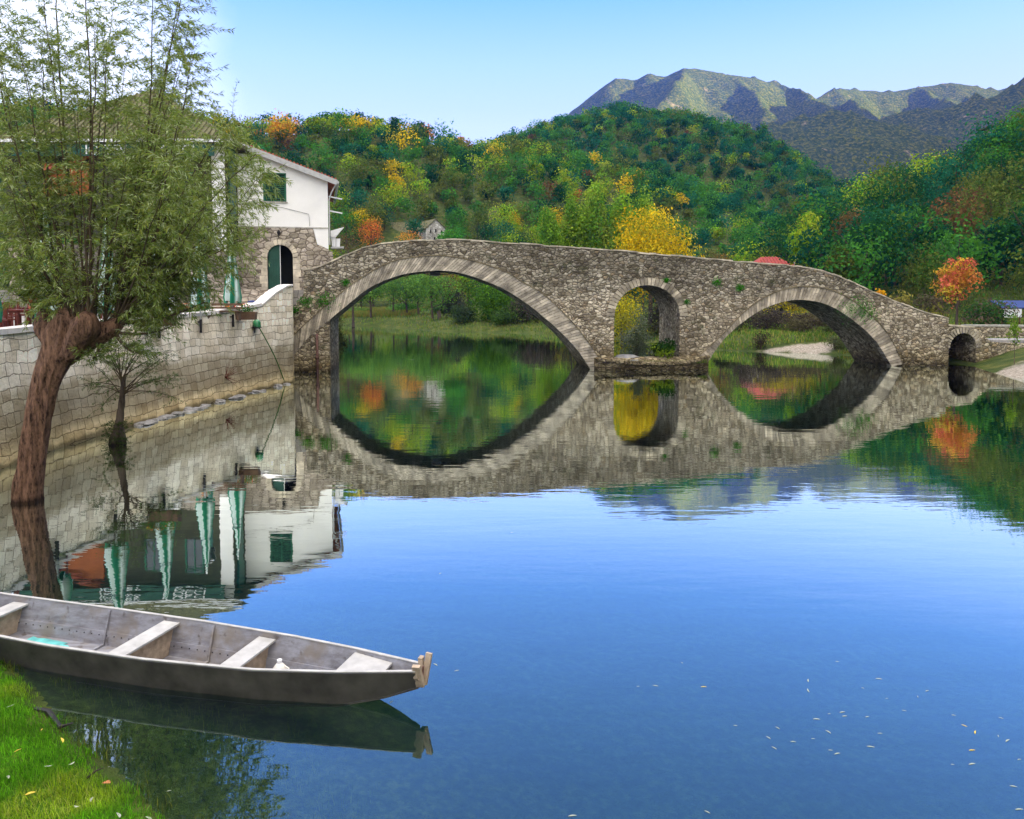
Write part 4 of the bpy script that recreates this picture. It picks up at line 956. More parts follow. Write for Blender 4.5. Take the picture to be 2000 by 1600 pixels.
pb = P(621, 740, 49.3)
mb = MB(); p0, p1 = bw(br(621, 700)[0], -.9, -.22), bw(br(620, 652)[0], br(620, 652)[1], -.2)
mb.tube([p0, p0.lerp(p1, .5), p1], .085, 10); mb.tube([p0.lerp(p1, .52), p0.lerp(p1, .58)], .12, 10)
mb.build('rusty_pipe', M['rust'], None, True, label='rusty upright pipe standing in the water against the left abutment', cat='pipe')
# lamp and cable hanging below the crown of the main arch
c0 = br(850, 531); cc = bw(c0[0], c0[1], 1.2)
e = empty('arch_floodlight', cc, 'dark floodlight box hanging under the crown of the main arch', 'lamp')
mb = MB(); mb.box(cc + Vector((0, 0, -.12)), (.7, .5, .22), BANG); mb.build('housing', M['black'], e); mb = MB(); mb.tube([cc + Vector((-1.2, 0, .02)), cc + Vector((-.3, 0, -.2)), cc + Vector((1.6, 0, -.05))], .025, 5); mb.build('cable', M['black'], e)
c0 = br(1538, 592); cc = bw(c0[0], c0[1], .9)
e = empty('hanging_lamp', cc, 'small dark lamp hanging under the crown of the right arch', 'lamp')
mb = MB(); mb.tube([cc + Vector((0, 0, .1)), cc + Vector((0, 0, -.35))], .015, 5); mb.build('cord', M['black'], e); mb = MB(); mb.tube([cc + Vector((0, 0, -.33)), cc + Vector((0, 0, -.42)), cc + Vector((0, 0, -.58))], [.05, .14, .11], 8); mb.build('lamp_head', M['black'], e)
# ------------------------------------------------------------------ trees
DK = [(.014, .075, .025), (.025, .10, .025), (.014, .08, .045)]
GR = [(.055, .20, .03), (.08, .25, .03), (.06, .19, .04)]
YG = [(.26, .38, .02), (.18, .35, .025), (.34, .40, .03)]
YE = [(.66, .46, .015), (.54, .42, .02), (.72, .50, .02), (.40, .38, .03)]
OR = [(.55, .22, .04), (.5, .17, .04), (.5, .30, .04)]
RU = [(.17, .085, .04), (.12, .09, .035), (.2, .12, .04)]
OL = [(.10, .15, .03), (.15, .18, .035), (.08, .14, .025)]
BG = [(.02, .13, .065), (.03, .15, .07)]
def crown_parts(r, n, w, h, zc, lobes, leaf, pal, shape='round', lr=.36):
    parts = []; per = n // lobes
    for i in range(lobes):
        d = r.normal(size=3); d /= np.linalg.norm(d); rad = r.uniform(.25, .72)
        c = d * np.array([w / 2, w / 2, h / 2]) * rad
        tz = c[2] / (h / 2)
        if shape == 'cone': c[:2] *= max(.15, (1 - tz) * .7)
        if shape == 'poplar': c[:2] *= .75
        k = r.uniform(.7, 1.25) * lr
        rd = np.array([w * k, w * k, min(h, w * 1.4) * k * .85])
        if shape == 'poplar': rd = np.array([w * k * .7, w * k * .7, h * k * .6])
        m_ = int(per * r.uniform(.7, 1.3))
        u = r.normal(size=(m_, 3)); u[:, 2] = np.abs(u[:, 2]) * np.where(r.random(m_) < .72, 1, -1); u /= np.linalg.norm(u, axis=1)[:, None]
        jit = 1 + r.normal(size=(m_, 1)) * .13 
        C = c + u * rd * jit * (r.uniform(.35, 1, (m_, 1)) ** .35); C[:, 2] += zc
        base = np.array(pal[r.integers(0, len(pal))]) * r.uniform(.75, 1.25)
        cl = np.clip(base * r.uniform(.72, 1.3, (m_, 1)), 0, 1)
        parts.append(leaves(r, C, u + r.normal(size=(m_, 3)) * .45, leaf, cl, .62))
    return parts
def trunk_mb(rnd, h, zc, w, tr, limbs=5, loc=(0, 0, 0), lean=0.0):
    mb = MB(); x0, y0, z0 = loc; lx, ly = rnd.uniform(-1, 1) * lean, rnd.uniform(-1, 1) * lean
    topz = zc + h * .2
    path = [Vector((x0 + lx * f * f + rnd.uniform(-.05, .05) * f, y0 + ly * f * f, z0 + topz * f)) for f in (0, .08, .25, .5, .75, 1)]
    path[0].z -= .4
    mb.tube(path, [tr * 1.35, tr * 1.05, tr * .9, tr * .7, tr * .45, tr * .12], 7)
    for i in range(limbs):
        f = rnd.uniform(.4, .8); b = Vector((x0 + lx * f * f, y0 + ly * f * f, z0 + topz * f)); a = rnd.uniform(0, 6.28); l_ = w * rnd.uniform(.25, .42)
        e = b + Vector((math.cos(a) * l_, math.sin(a) * l_, l_ * rnd.uniform(.5, 1.2))); mid = b.lerp(e, .5) + Vector((0, 0, -.08 * l_))
        mb.tube([b, mid, e], [tr * .4, tr * .25, tr * .07], 5, cap=False)
    return mb
def tree_proto(seed, w, h, pal, n=650, leaf=.3, lobes=14, shape='round', base=.18, name='tree', tr=None, bark='trunk', lr=.36, lean=.3, limbs=5):
    """tree at the origin with trunk and crown children; returns the root"""
    rnd = random.Random(seed); r = np.random.default_rng(seed)
    e = bpy.data.objects.new(name, None); COL.objects.link(e)
    zc = h * base + (h * (1 - base)) / 2; ch = h * (1 - base)
    mb = trunk_mb(rnd, h, zc, w, tr or max(.08, w * .028), limbs, lean=lean); local_part(mb.build('trunk', M[bark]), e)
    me = np_mesh('crown', *merge(crown_parts(r, n, w, ch, zc, lobes, leaf, pal, shape, lr)), False, M['foliage'])
    local_part(link(bpy.data.objects.new('crown', me)), e)
    return e
def place(proto, loc, rz, sc, label, cat, group=None, name=None):
    proto.location = loc; proto.rotation_euler = (0, 0, rz); proto.scale = (sc, sc, sc); return tag(proto, label, cat, group)
def named_tree(name, px, ytop, ybase, wpx, Y, pal, label, cat='tree', **kw):
    """single tree surveyed from the photograph: crown width in px, top/base rows"""
    p = P(px, ytop, Y); g = gz1(p.x, Y); zb_ = max(g, -.6) if ybase is None else P(px, ybase, Y).z
    h = p.z - zb_; w = wpx / FPX * Y
    e = tree_proto(abs(hash_(name + str(px) + str(ytop))), w * .86, h, pal, name=name, **kw)
    return place(e, (p.x, Y, zb_), 0, 1, label, cat)
def hash_(s):
    v = 7
    for ch in s: v = (v * 31 + ord(ch)) & 0x7fffffff
    return v
# prototypes for the hillsides
protos = {}
KINDS = {'dark green': DK, 'mid green': GR, 'yellow green': YG, 'yellow': YE, 'orange': OR, 'russet': RU, 'olive': OL, 'blue green': BG}
for kn, pal in KINDS.items():
    protos[kn] = [tree_proto(100 + i * 17 + len(kn), 7.0, 8.5, pal, 1150, .215, 16 + i * 3, base=.1, name='hillside_tree') for i in range(3 if kn in ('dark green', 'mid green', 'olive', 'yellow green') else 2)]
used = set()
def put_tree(kind, x, y, z, sc, rz, label, group, r):
    p = protos[kind][r.randrange(len(protos[kind]))]
    if p.name in used: copy_tree(p, (x, y, z), rz, sc, label=label, cat='tree', group=group)
    else: used.add(p.name); place(p, (x, y, z), rz, sc, label, 'tree', group)
rnd = random.Random(77)
def pick(w):
    t_ = rnd.random() * sum(w.values())
    for k_, v_ in w.items():
        t_ -= v_
        if t_ <= 0: break
    return k_
RW = {'dark green': 6, 'mid green': 3.4, 'blue green': 1.5, 'olive': 2.6, 'yellow green': 1.2, 'russet': .7}
LW = {'dark green': 2.6, 'mid green': 4.8, 'olive': 3.6, 'yellow green': 2.8, 'yellow': .3, 'orange': .06, 'russet': .4, 'blue green': 1.4}
MW = {'dark green': 2.8, 'mid green': 5.2, 'blue green': 4.2, 'olive': 1.8, 'yellow green': .9, 'russet': .08, 'yellow': .03}
far = []; near = []
def scatter(px0, px1, y0, y1, step, W, zone, keep=lambda px, y: True, scl=(.6, 1.45)):
    y = y0
    while y < y1:
        x = (px0 - 1000) / FPX * y
        while x < (px1 - 1000) / FPX * y:
            xx, yy = x + rnd.uniform(-.45, .45) * step, y + rnd.uniform(-.45, .45) * step
            px = 1000 + FPX * xx / yy
            if keep(px, yy):
                near.append((zone, pick({**W, 'orange': 0, 'yellow': 0} if (yy < 215 and zone != 'R') else W), xx, yy, rnd.uniform(*scl), rnd.uniform(0, 6.28)))
            x += step
        y += step * .9
inl = lambda pts: (lambda px: np.interp(px, [p[0] for p in pts], [p[1] for p in pts]))
scatter(1500, 2110, 92, 178, 6.4, RW, 'R', lambda px, y: not (px < 1600 and y < 130) and ground_z(np.array([(px - 1000) / FPX * y]), np.array([y]))[0] > 2.2, (.85, 1.45))
scatter(440, 1260, 182, 262, 7.0, LW, 'L', lambda px, y: not ((650 < px < 905 and y < 213) or (755 < px < 880 and y < 231))); scatter(1260, 1640, 178, 300, 8.0, MW, 'F')
scatter(-160, 1330, 262, 345, 7.0, LW, 'F')
scatter(-160, 440, 186, 262, 8.0, LW, 'F')
scatter(1330, 1720, 300, 345, 8.5, MW, 'F'); scatter(880, 1720, 345, 545, 6.6, MW, 'F')
A = np.array([(t_[2], t_[3]) for t_ in near]); ZG = ground_z(A[:, 0], A[:, 1])
vis = []
for i, t_ in enumerate(near): vis.append((t_, float(ZG[i])))
Rt = [v for v in vis if v[0][0] == 'R']; Lt = [v for v in vis if v[0][0] == 'L']
Rt.sort(key=lambda v: v[0][3]); Lt.sort(key=lambda v: v[0][3])
indiv = Rt[:145] + Lt[:105]; rest_ = Rt[145:] + Lt[105:] + [v for v in vis if v[0][0] == 'F']
if len(Rt) > 150: pass
for (zone, kd, x, y, s_, rz), z in indiv:
    px_ = 1000 + FPX * x / y; sz_ = 'small ' if s_ < .95 else ('tall ' if s_ > 1.15 else '')
    if zone == 'R':
        w1 = 'above the red roof' if px_ < 1650 else ('behind the falling parapet' if px_ < 1800 else ('behind the orange maple' if px_ < 1930 else 'above the blue shed'))
        w2 = 'low on' if z < 9 else ('halfway up' if z < 18 else 'high on')
        lb = sz_ + kd + ' tree ' + w2 + ' the right slope ' + w1
    else:
        w1 = 'behind the white house' if px_ < 640 else ('above the golden tree' if px_ < 760 else ('near the ruined white house' if px_ < 900 else ('above the crown of the bridge' if px_ < 1060 else 'behind the poplars')))
        w2 = 'low on' if z < 9 else 'partway up'
        lb = sz_ + kd + ' tree ' + w2 + ' the wooded hill ' + w1
    gp_ = lb
    put_tree(kd, x, y, z - .4, s_, rz, lb, gp_, rnd)
parts = []; rr = np.random.default_rng(9)
for (zone, kd, x, y, s_, rz), z in rest_:
    nl = int(np.interp(y, [150, 250, 350, 540], [560, 390, 250, 160])); w = 7.6 * s_; h = 8.2 * s_; lf = float(np.interp(y, [150, 540], [.31, .66]))
    ps = crown_parts(rr, nl, w * rnd.uniform(.8, 1.25), h * rnd.uniform(.75, 1.15), h * .5, rnd.randint(7, 13), lf, KINDS[kd], lr=rnd.uniform(.22, .36))
    for v, q, c in ps: parts.append((v + np.array([x, y, z - .6]), q, c))
print('forest trees', len(rest_), 'individual', len(indiv))
me = np_mesh('forest', *merge(parts), False, M['foliage']); link(bpy.data.objects.new('forest', me), kind='stuff')

# belt of trees on the flat behind the river
belt = [(600 + i * 27 + rnd.uniform(-9, 9), rnd.uniform(168, 182), rnd.uniform(.9, 1.35)) for i in range(24)] + [(1330 + i * 30 + rnd.uniform(-9, 9), rnd.uniform(124, 150), rnd.uniform(.8, 1.1)) for i in range(9)]
for px, yy, s_ in belt:
    kd = pick({'dark green': 3, 'mid green': 3, 'olive': 3, 'yellow green': 1.5, 'russet': 1}); x = (px - 1000) / FPX * yy
    put_tree(kd, x, yy, gz1(x, yy) - .3, s_, rnd.uniform(0, 6), kd + ' tree on the flat bank beyond the bridge arches', kd + ' trees on the far flat bank', rnd)
for L_ in protos.values():
    for p in L_:
        if p.name not in used:
            for c_ in list(p.children): bpy.data.objects.remove(c_)
            bpy.data.objects.remove(p)
# single trees of the valley floor and slopes
NT = named_tree
for px, yt, w, lb in [(1072, 388, 90, 'leftmost of the tall yellow green poplars'), (1118, 362, 84, 'second poplar from the left, with pale top'), (1165, 350, 88, 'tall poplar in the middle of the row'),
                      (1212, 350, 88, 'tall poplar just left of the yellow tree'), (1258, 366, 84, 'poplar rising behind the yellow tree'), (1145, 385, 84, 'lower poplar in front of the middle of the row')]:
    NT('poplar_tree', px, yt, None, w, 128 + (px % 7), [(.20, .36, .03), (.27, .42, .04), (.12, .28, .03), (.34, .42, .05)], lb, n=7000, leaf=.21, lobes=34, shape='poplar', base=.05, lr=.3)
NT('yellow_tree', 1273, 388, None, 196, 96, YE, 'round golden yellow tree rising above the bridge parapet', n=10500, leaf=.17, lobes=46, base=.1, lr=.26)
NT('brown_tree', 1412, 462, None, 88, 104, [(.22, .16, .05), (.28, .14, .05), (.12, .12, .04)], 'thin brown and olive tree right of the golden yellow tree', n=2200, leaf=.13, lobes=20, base=.1, lr=.25)
NT('red_maple', 1874, 483, 640, 118, 62, [(.62, .22, .07), (.62, .30, .06), (.60, .38, .05), (.42, .38, .05), (.64, .17, .09)], 'orange and red autumn tree with a thin trunk behind the low wall', n=2600, leaf=.12, lobes=30, base=.24, lr=.17, tr=.11, limbs=14)
NT('cypress_tree', 720, 343, None, 17, 245, [(.008, .04, .025)], 'slim dark cypress on the hillside above the yellow trees', n=900, leaf=.22, lobes=12, shape='poplar', base=.03, lr=.42)
NT('yellow_oak', 700, 228, None, 86, 300, YE, 'big yellow tree on the crest of the hill', n=1300, leaf=.5, lobes=18, base=.05)
NT('orange_oak', 555, 230, None, 78, 290, [(.6, .25, .03), (.6, .33, .03), (.5, .38, .03)], 'orange tree on the crest of the hill, right of the willow', n=1300, leaf=.5, lobes=18, base=.05)
NT('olive_tree', 622, 228, None, 64, 296, YG, 'yellow green tree on the crest between the orange and yellow trees', n=1100, leaf=.5, lobes=14, base=.05)
NT('bare_oak', 770, 222, None, 56, 300, DK, 'dark open tree on the crest right of the big yellow tree', n=420, leaf=.4, lobes=9, base=.2, lr=.28)
NT('round_bush_tree', 889, 405, None, 46, 236, [(.01, .075, .04), (.015, .09, .05)], 'round blue green tree right of the ruined white house', n=1300, leaf=.25, lobes=16, base=.05)
NT('lime_tree', 693, 320, None, 32, 262, [(.12, .34, .02), (.16, .38, .03)], 'small bright lime green tree on the hillside', n=700, leaf=.25, lobes=10, base=.05)
NT('golden_tree', 706, 398, None, 84, 222, [(.55, .42, .02), (.5, .32, .02), (.3, .33, .02)], 'golden tree beside the white house, above the orange tree', n=1800, leaf=.25, lobes=20, base=.05, lr=.28)
NT('orange_tree', 724, 425, None, 58, 214, [(.7, .22, .04), (.65, .16, .05), (.6, .3, .04)], 'orange tree low behind the left end of the parapet', n=1300, leaf=.22, lobes=14, base=.05)
NT('brown_shrub', 680, 440, None, 76, 205, [(.2, .12, .05), (.14, .13, .04)], 'brownish shrub behind the white metal hood', 'shrub', n=1300, leaf=.18, lobes=14, base=.02)
NT('orange_shrub', 795, 456, None, 66, 212, [(.7, .27, .04), (.65, .35, .04)], 'low orange shrub in front of the ruined white house', 'shrub', n=1200, leaf=.18, lobes=14, base=.02)
NT('green_shrub', 884, 446, None, 64, 214, [(.05, .22, .03), (.1, .28, .03)], 'bright green shrub right of the ruined white house', 'shrub', n=1800, leaf=.3, lobes=14, base=.02)
NT('dark_pine', 808, 414, None, 44, 219, BG, 'dark blue green tree in front of the ruined house roof', n=800, leaf=.25, lobes=12, base=.05)
for px, yt, w, Y_, pal, lb in [(1575, 405, 80, 112, YG, 'pale yellow green tree at the left foot of the right-hand slope'), (1660, 398, 90, 118, RU, 'russet brown tree at the foot of the right-hand slope'),
                               (1735, 405, 96, 108, [(.09, .2, .03), (.14, .25, .03)], 'large mid green tree right of the russet tree'), (1830, 420, 90, 104, DK, 'dark tree behind the orange maple'),
                               (1960, 420, 110, 100, DK, 'dark tree above the blue shed'), (1560, 440, 66, 136, [(.15, .3, .02), (.1, .26, .02)], 'bright green bushy tree left of the red roof chimney'), (1650, 470, 70, 92, OL, 'olive tree right of the red roof')]:
    NT('broadleaf_tree', px, yt, None, w, Y_, pal, lb, n=2200, leaf=.22, lobes=22, base=.05, lr=.3)
# shrubs seen above the falling parapet and through the arches
for px, yt, yb, w, Y_, pal, lb, n_ in [
    (1660, 500, None, 60, 72, GR, 'green shrub rising behind the parapet near the red roof', 700), (1712, 543, None, 46, 70, [(.7, .42, .02), (.6, .3, .02)], 'small yellow orange shrub above the falling parapet', 650),
    (1760, 562, None, 80, 72, [(.3, .27, .06), (.2, .15, .08)], 'brown and yellow bramble left of the orange maple', 900), (1815, 560, None, 80, 70, [(.16, .12, .08), (.28, .27, .05), (.1, .09, .05)], 'brownish thicket beside the orange maple', 900),
    (1930, 575, None, 110, 74, [(.05, .12, .03), (.16, .12, .08)], 'low dark thicket right of the orange maple', 1100), (1690, 570, None, 80, 76, [(.13, .10, .07), (.2, .2, .05)], 'grey brown thicket behind the end of the right arch', 900)]:
    NT('shrub', px, yt, yb, w, Y_, pal, lb, 'shrub', n=int(n_ * 1.7), leaf=.14, lobes=18, base=-.3, lr=.28)
for px, yt, w, Y_, pal, lb, n_, lf in [
    (960, 540, 120, 112, [(.07, .17, .02), (.1, .22, .02), (.05, .13, .02)], 'large light green bush on the bank seen through the main arch', 3000, .17), (1060, 552, 120, 112, [(.06, .05, .04), (.09, .07, .05), (.05, .06, .03)], 'dark bare thicket right of the green bush under the main arch', 2000, .16),
    (1135, 560, 110, 104, [(.06, .06, .04), (.2, .17, .02)], 'dark thicket with yellow tips at the right side of the main arch', 1500, .15), (885, 552, 60, 124, [(.05, .06, .045), (.08, .09, .04)], 'dark thicket left of the green bush under the main arch', 1200, .16),
    (650, 585, 70, 80, [(.05, .06, .02), (.09, .11, .03)], 'dark bush beside the left abutment', 1300, .12),
    (1215, 560, 110, 84, [(.5, .42, .02), (.4, .36, .02), (.25, .25, .03)], 'yellow leaved bush seen in the top of the window arch', 1500, .12), (1245, 600, 80, 74, [(.12, .15, .09), (.16, .18, .12)], 'pale grey green shrub seen through the window arch', 1500, .09),
    (1540, 540, 170, 88, [(.5, .40, .02), (.38, .33, .03), (.16, .13, .06)], 'yellow leaved bushy tree seen under the right arch', 2400, .12), (1450, 560, 110, 84, [(.07, .055, .045), (.10, .08, .06)], 'bare purple brown bush at the left under the right arch', 1500, .11),
    (1600, 600, 120, 82, [(.09, .07, .05), (.13, .11, .05)], 'bare brown bush behind the gravel bar', 1600, .11), (1660, 600, 110, 80, [(.14, .2, .03), (.08, .08, .04)], 'greenish shrub at the right under the right arch', 1300, .11),
    (1030, 570, 90, 108, [(.07, .055, .05), (.10, .08, .06), (.04, .06, .03)], 'low purple brown scrub on the bank below the dark thicket', 1500, .14), (905, 590, 70, 110, [(.06, .12, .03), (.05, .08, .04)], 'low grey green bush left of the large light green bush', 1300, .14),
    (985, 600, 60, 107, [(.08, .16, .03), (.05, .10, .03)], 'small green bush at the foot of the large light green bush', 1000, .13), (1210, 640, 80, 90, [(.06, .13, .03), (.10, .16, .04)], 'low green bush on the bank through the window arch', 1200, .12),
    (1290, 590, 90, 84, [(.05, .05, .035), (.08, .08, .04)], 'dark brown thicket deep in the window arch', 1500, .12), (1500, 585, 110, 80, [(.06, .05, .045), (.09, .075, .06)], 'dark twiggy scrub in the middle of the right arch', 1600, .1),
    (1560, 612, 90, 76, [(.08, .065, .05), (.11, .10, .05)], 'brown scrub just behind the gravel bar', 1300, .1), (1420, 625, 70, 78, [(.05, .06, .03), (.08, .09, .04)], 'dark olive scrub at the left edge of the right arch', 1200, .1), (1640, 625, 80, 73, [(.07, .10, .03), (.10, .09, .05)], 'olive scrub at the right end of the gravel bar', 1200, .1),
    (700, 600, 70, 150, [(.10, .2, .04), (.14, .22, .05)], 'low grey green willow scrub at the left of the far bank', 1300, .18), (790, 590, 90, 152, [(.08, .2, .04), (.12, .26, .05)], 'light green scrub in the middle of the far marshy bank', 1600, .18), (860, 585, 80, 138, [(.06, .13, .04), (.08, .16, .05)], 'darker green scrub right of the marshy strip', 1500, .16),
    (1487, 645, 46, 68.8, [(.05, .04, .03), (.09, .08, .04)], 'small dark shrub on the gravel bar', 500, .07), (1632, 652, 56, 66, [(.12, .16, .05), (.1, .11, .05)], 'thin willow shrub on the grassy end of the gravel bar', 600, .07)]:
    NT('bush', px, yt, None, w, Y_, pal, lb, 'bush', n=int(n_ * 1.7), leaf=lf, lobes=22, base=-.3, lr=.27)
# thin willows and stumps standing in the shallows
for px, yt, w, yb, lb in [(725, 515, 70, 634, 'leftmost pollard willow standing in the shallow water'), (768, 522, 64, 630, 'pollard willow second from left in the shallows'), (795, 530, 60, 632, 'slim pale willow in the shallows'),
                          (690, 540, 60, 640, 'willow close to the left abutment'), (845, 525, 80, 640, 'willow with thick dark base right of the stumps'), (818, 528, 50, 633, 'slim willow behind the stumps')]:
    g_ = G(px, yb); Y_ = g_.y; p = P(px, yt, Y_); h = p.z + .3
    e = tree_proto(hash_('w%d' % px), w / FPX * Y_ * 1.35, h, [(.10, .22, .04), (.16, .30, .05), (.07, .18, .05)], 2600, .17, 24, base=.3, name='waterside_willow', tr=.22, lr=.28, lean=.5, limbs=8); place(e, (g_.x, Y_, -.3), 0, 1, lb, 'tree')
for i, (px, yb, h) in enumerate([(826, 634, 1.6), (836, 632, 1.2), (858, 641, 2.6)]):
    g_ = G(px, yb); mb = MB(); mb.tube([g_ + Vector((0, 0, -.5)), g_ + Vector((.05, 0, h * .5)), g_ + Vector((-.06, 0, h))], [.3, .26, .3], 9); mb.tube([g_ + Vector((-.06, 0, h * .9)), g_ + Vector((.1, 0, h + .3))], [.15, .05], 6)
    mb.build('tree_stump', M['trunk'], None, label=['thin dark broken stump in the shallows beyond the main arch', 'shortest dark stump in the shallows beyond the main arch', 'tall thick dark stump in the shallows beyond the main arch'][i], cat='stump')
# shrub, grass tufts and boulder on the pier ledge
def local_bush(name, c, rad, n, lf, pal, label, cat='bush', lobes=8):
    r = np.random.default_rng(hash_(label)); e = empty(name, c, label, cat)
    ps = crown_parts(r, n, rad[0] * 2, rad[2] * 2, 0, lobes, lf, pal, lr=.3); v, q, cl = merge(ps); me = np_mesh('leaves', v + np.array(c) + np.array([0, 0, rad[2]]), q, cl, False, M['foliage']); link(bpy.data.objects.new('leaves', me), e)
    mb = MB(); rn = random.Random(1)
    for i in range(9):
        a = rn.uniform(0, 6.28); k_ = rn.uniform(.3, .8); mb.tube([Vector(c), Vector(c) + Vector((math.cos(a) * rad[0] * k_, math.sin(a) * rad[0] * k_, rad[2] * rn.uniform(.9, 1.6)))], [.02, .006], 4)
    mb.build('stems', M['twig'], e)
s_ = br(1300, 700)[0]; local_bush('laurel_bush', bw(s_, .5, .3), (1.0, .8, .85), 1500, .09, [(.07, .17, .015), (.16, .24, .02), (.03, .08, .015)], 'leafy green bush on the pier ledge inside the window arch')
s_ = br(1262, 700)[0]; local_bush('grey_shrub', bw(s_, .45, 2.6), (.8, .7, 1.1), 1200, .06, [(.10, .13, .06), (.13, .15, .09)], 'fine grey green shrub behind the leafy bush in the window arch')
ob = bpy.data.objects.new('boulder', rock_mesh(31)); ob.location = bw(br(1222, 700)[0], .62, .3); ob.scale = (1.9, 1.3, 1.0); link(ob, None, 'grey boulder lying at the left inside the window arch', 'boulder')
ob = bpy.data.objects.new('stone', rock_mesh(33)); ob.location = bw(br(1238, 700)[0], .55, -.3); ob.scale = (1.3, .9, .5); link(ob, None, 'flat grey stone in front of the boulder in the window arch', 'stone')
def blades(r, P0, h, col, w=.01, lean=.35):
    n = len(P0); a = r.uniform(0, 6.28, n); d = np.stack([np.cos(a), np.sin(a), np.zeros(n)], 1); side = np.stack([-np.sin(a), np.cos(a), np.zeros(n)], 1)
    h = (h * r.uniform(.5, 1.25, n))[:, None]; w = np.broadcast_to(w, (n,))[:, None]; l_ = r.uniform(.1, 1, (n, 1)) * lean
    tip = P0 + d * h * l_ + np.array([0, 0, 1]) * h; mid = P0 + d * h * l_ * .35 + np.array([0, 0, .6]) * h
    v = np.stack([P0 - side * w, P0 + side * w, mid + side * w * .7, mid - side * w * .7, tip], 1).reshape(-1, 3)
    b = np.arange(n)[:, None] * 5; q = np.concatenate([b + np.array([[0, 1, 2, 3]]), b + np.array([[3, 2, 4, 4]])]);
    return v, q, np.repeat(col, 5, 0)
def blade_mesh(name, r, P0, h, col, w, lean=.35):
    v, q, c = blades(r, P0, h, col, w, lean); n = len(P0)
    me = bpy.data.meshes.new(name); b = (np.arange(n) * 5)[:, None]
    loops = np.concatenate([b + np.array([[0, 1, 2, 3]]), b + np.array([[3, 2, 4]])], 1)      # quad then triangle per blade
    me.vertices.add(len(v)); me.vertices.foreach_set('co', v.astype(np.float32).ravel()); me.loops.add(n * 7); me.loops.foreach_set('vertex_index', loops.astype(np.int32).ravel())
    me.polygons.add(n * 2); ls = np.stack([np.arange(n) * 7, np.arange(n) * 7 + 4], 1).ravel().astype(np.int32); me.polygons.foreach_set('loop_start', ls)
    me.update(calc_edges=True); at = me.color_attributes.new('Col', 'FLOAT_COLOR', 'POINT'); cc = np.ones((len(v), 4), np.float32); cc[:, :3] = c; at.data.foreach_set('color', cc.ravel())
    me.materials.append(M['foliage']); return me
r = np.random.default_rng(5)
n = 2600; ss = r.uniform(br(1205, 700)[0], br(1372, 700)[0], n); ww = r.uniform(-1.0, .2, n) ; P0 = np.array([tuple(bw(s, .42, w)) for s, w in zip(ss, ww)])
link(bpy.data.objects.new('ledge_grass', blade_mesh('ledge_grass', r, P0, .24, colmix(r, n, [(.15, .2, .04), (.25, .25, .07), (.08, .15, .03)]), .012)), kind='stuff')
n0 = 26000; X_ = r.uniform(-46, -18, n0); Y2 = r.uniform(134, 165, n0); k_ = (river_sd(X_, Y2) > .3); X_, Y2 = X_[k_], Y2[k_]; n = len(X_)
link(bpy.data.objects.new('reeds', blade_mesh('reeds', r, np.stack([X_, Y2, ground_z(X_, Y2)], 1), .6, colmix(r, n, [(.26, .16, .05), (.24, .24, .05), (.14, .2, .04), (.18, .24, .05)]), .06)), kind='stuff')
n0 = 150000; Y2 = 1 / r.uniform(1 / 200, 1 / 55, n0); X_ = r.uniform(-.30, .72, n0) * Y2; s2 = river_sd(X_, Y2); g2 = np.clip(1.15 - np.hypot((X_ - 24) / 5.4, (Y2 - 66.8) / 2.1), 0, 1)
k_ = (s2 > .15) & (g2 < .12) & (r.random(n0) < .35 + fbm(X_ / 4, Y2 / 4, 91)) & ~((X_ > 29) & (Y2 < 60)); X_, Y2 = X_[k_], Y2[k_]; n = len(X_); z2 = ground_z(X_, Y2); tn = fbm(X_ / 5, Y2 / 5, 93)[:, None]
link(bpy.data.objects.new('bank_grass', blade_mesh('bank_grass', r, np.stack([X_, Y2, z2 - .03], 1), .38 * (.5 + fbm(X_ / 3, Y2 / 3, 95)), np.clip(colmix(r, n, [(.12, .22, .03), (.18, .26, .04), (.08, .16, .03), (.26, .24, .06)]) * (.45 + tn * 1.2), 0, 1), .05, .6)), kind='stuff')
# separate leaf tufts and ferns rooted in the bridge
for i, (px, py, sz, lb) in enumerate([(598, 590, .5, 'green tuft on the abutment just right of the white capping'), (632, 586, .75, 'larger green tuft growing above the left end of the arch ring'), (575, 606, .35, 'small green tuft at the corner of quay and bridge'),
                                      (675, 552, .3, 'small tuft on the drip course left of the crown'), (1662, 600, 1.15, 'bright green fern hanging over the right arch ring'), (1690, 612, .95, 'lower green fern hanging on the right arch ring'),
                                      (1400, 552, .35, 'mossy tuft in the rubble between window and right arch'), (1445, 562, .3, 'small tuft left of the right arch crown'), (1302, 548, .22, 'tiny tuft right of the window arch top'), (1340, 590, .22, 'tiny plant beside the window arch')]):
    s_, z_ = br(px, py); rr = np.random.default_rng(i); c = np.array(bw(s_, z_, -.08)); nb_ = int(500 * sz)
    u = rr.normal(size=(nb_, 3)) * np.array([.32, .09, .26]) * sz * 1.5; me = np_mesh('plant', *leaves(rr, c + u, rr.normal(size=(nb_, 3)) + np.array([0, -1, .5]), .055, colmix(rr, nb_, [(.04, .20, .015), (.07, .32, .02)]), .5), False, M['foliage'])
    link(bpy.data.objects.new('wall_plant', me), None, lb, 'plant')
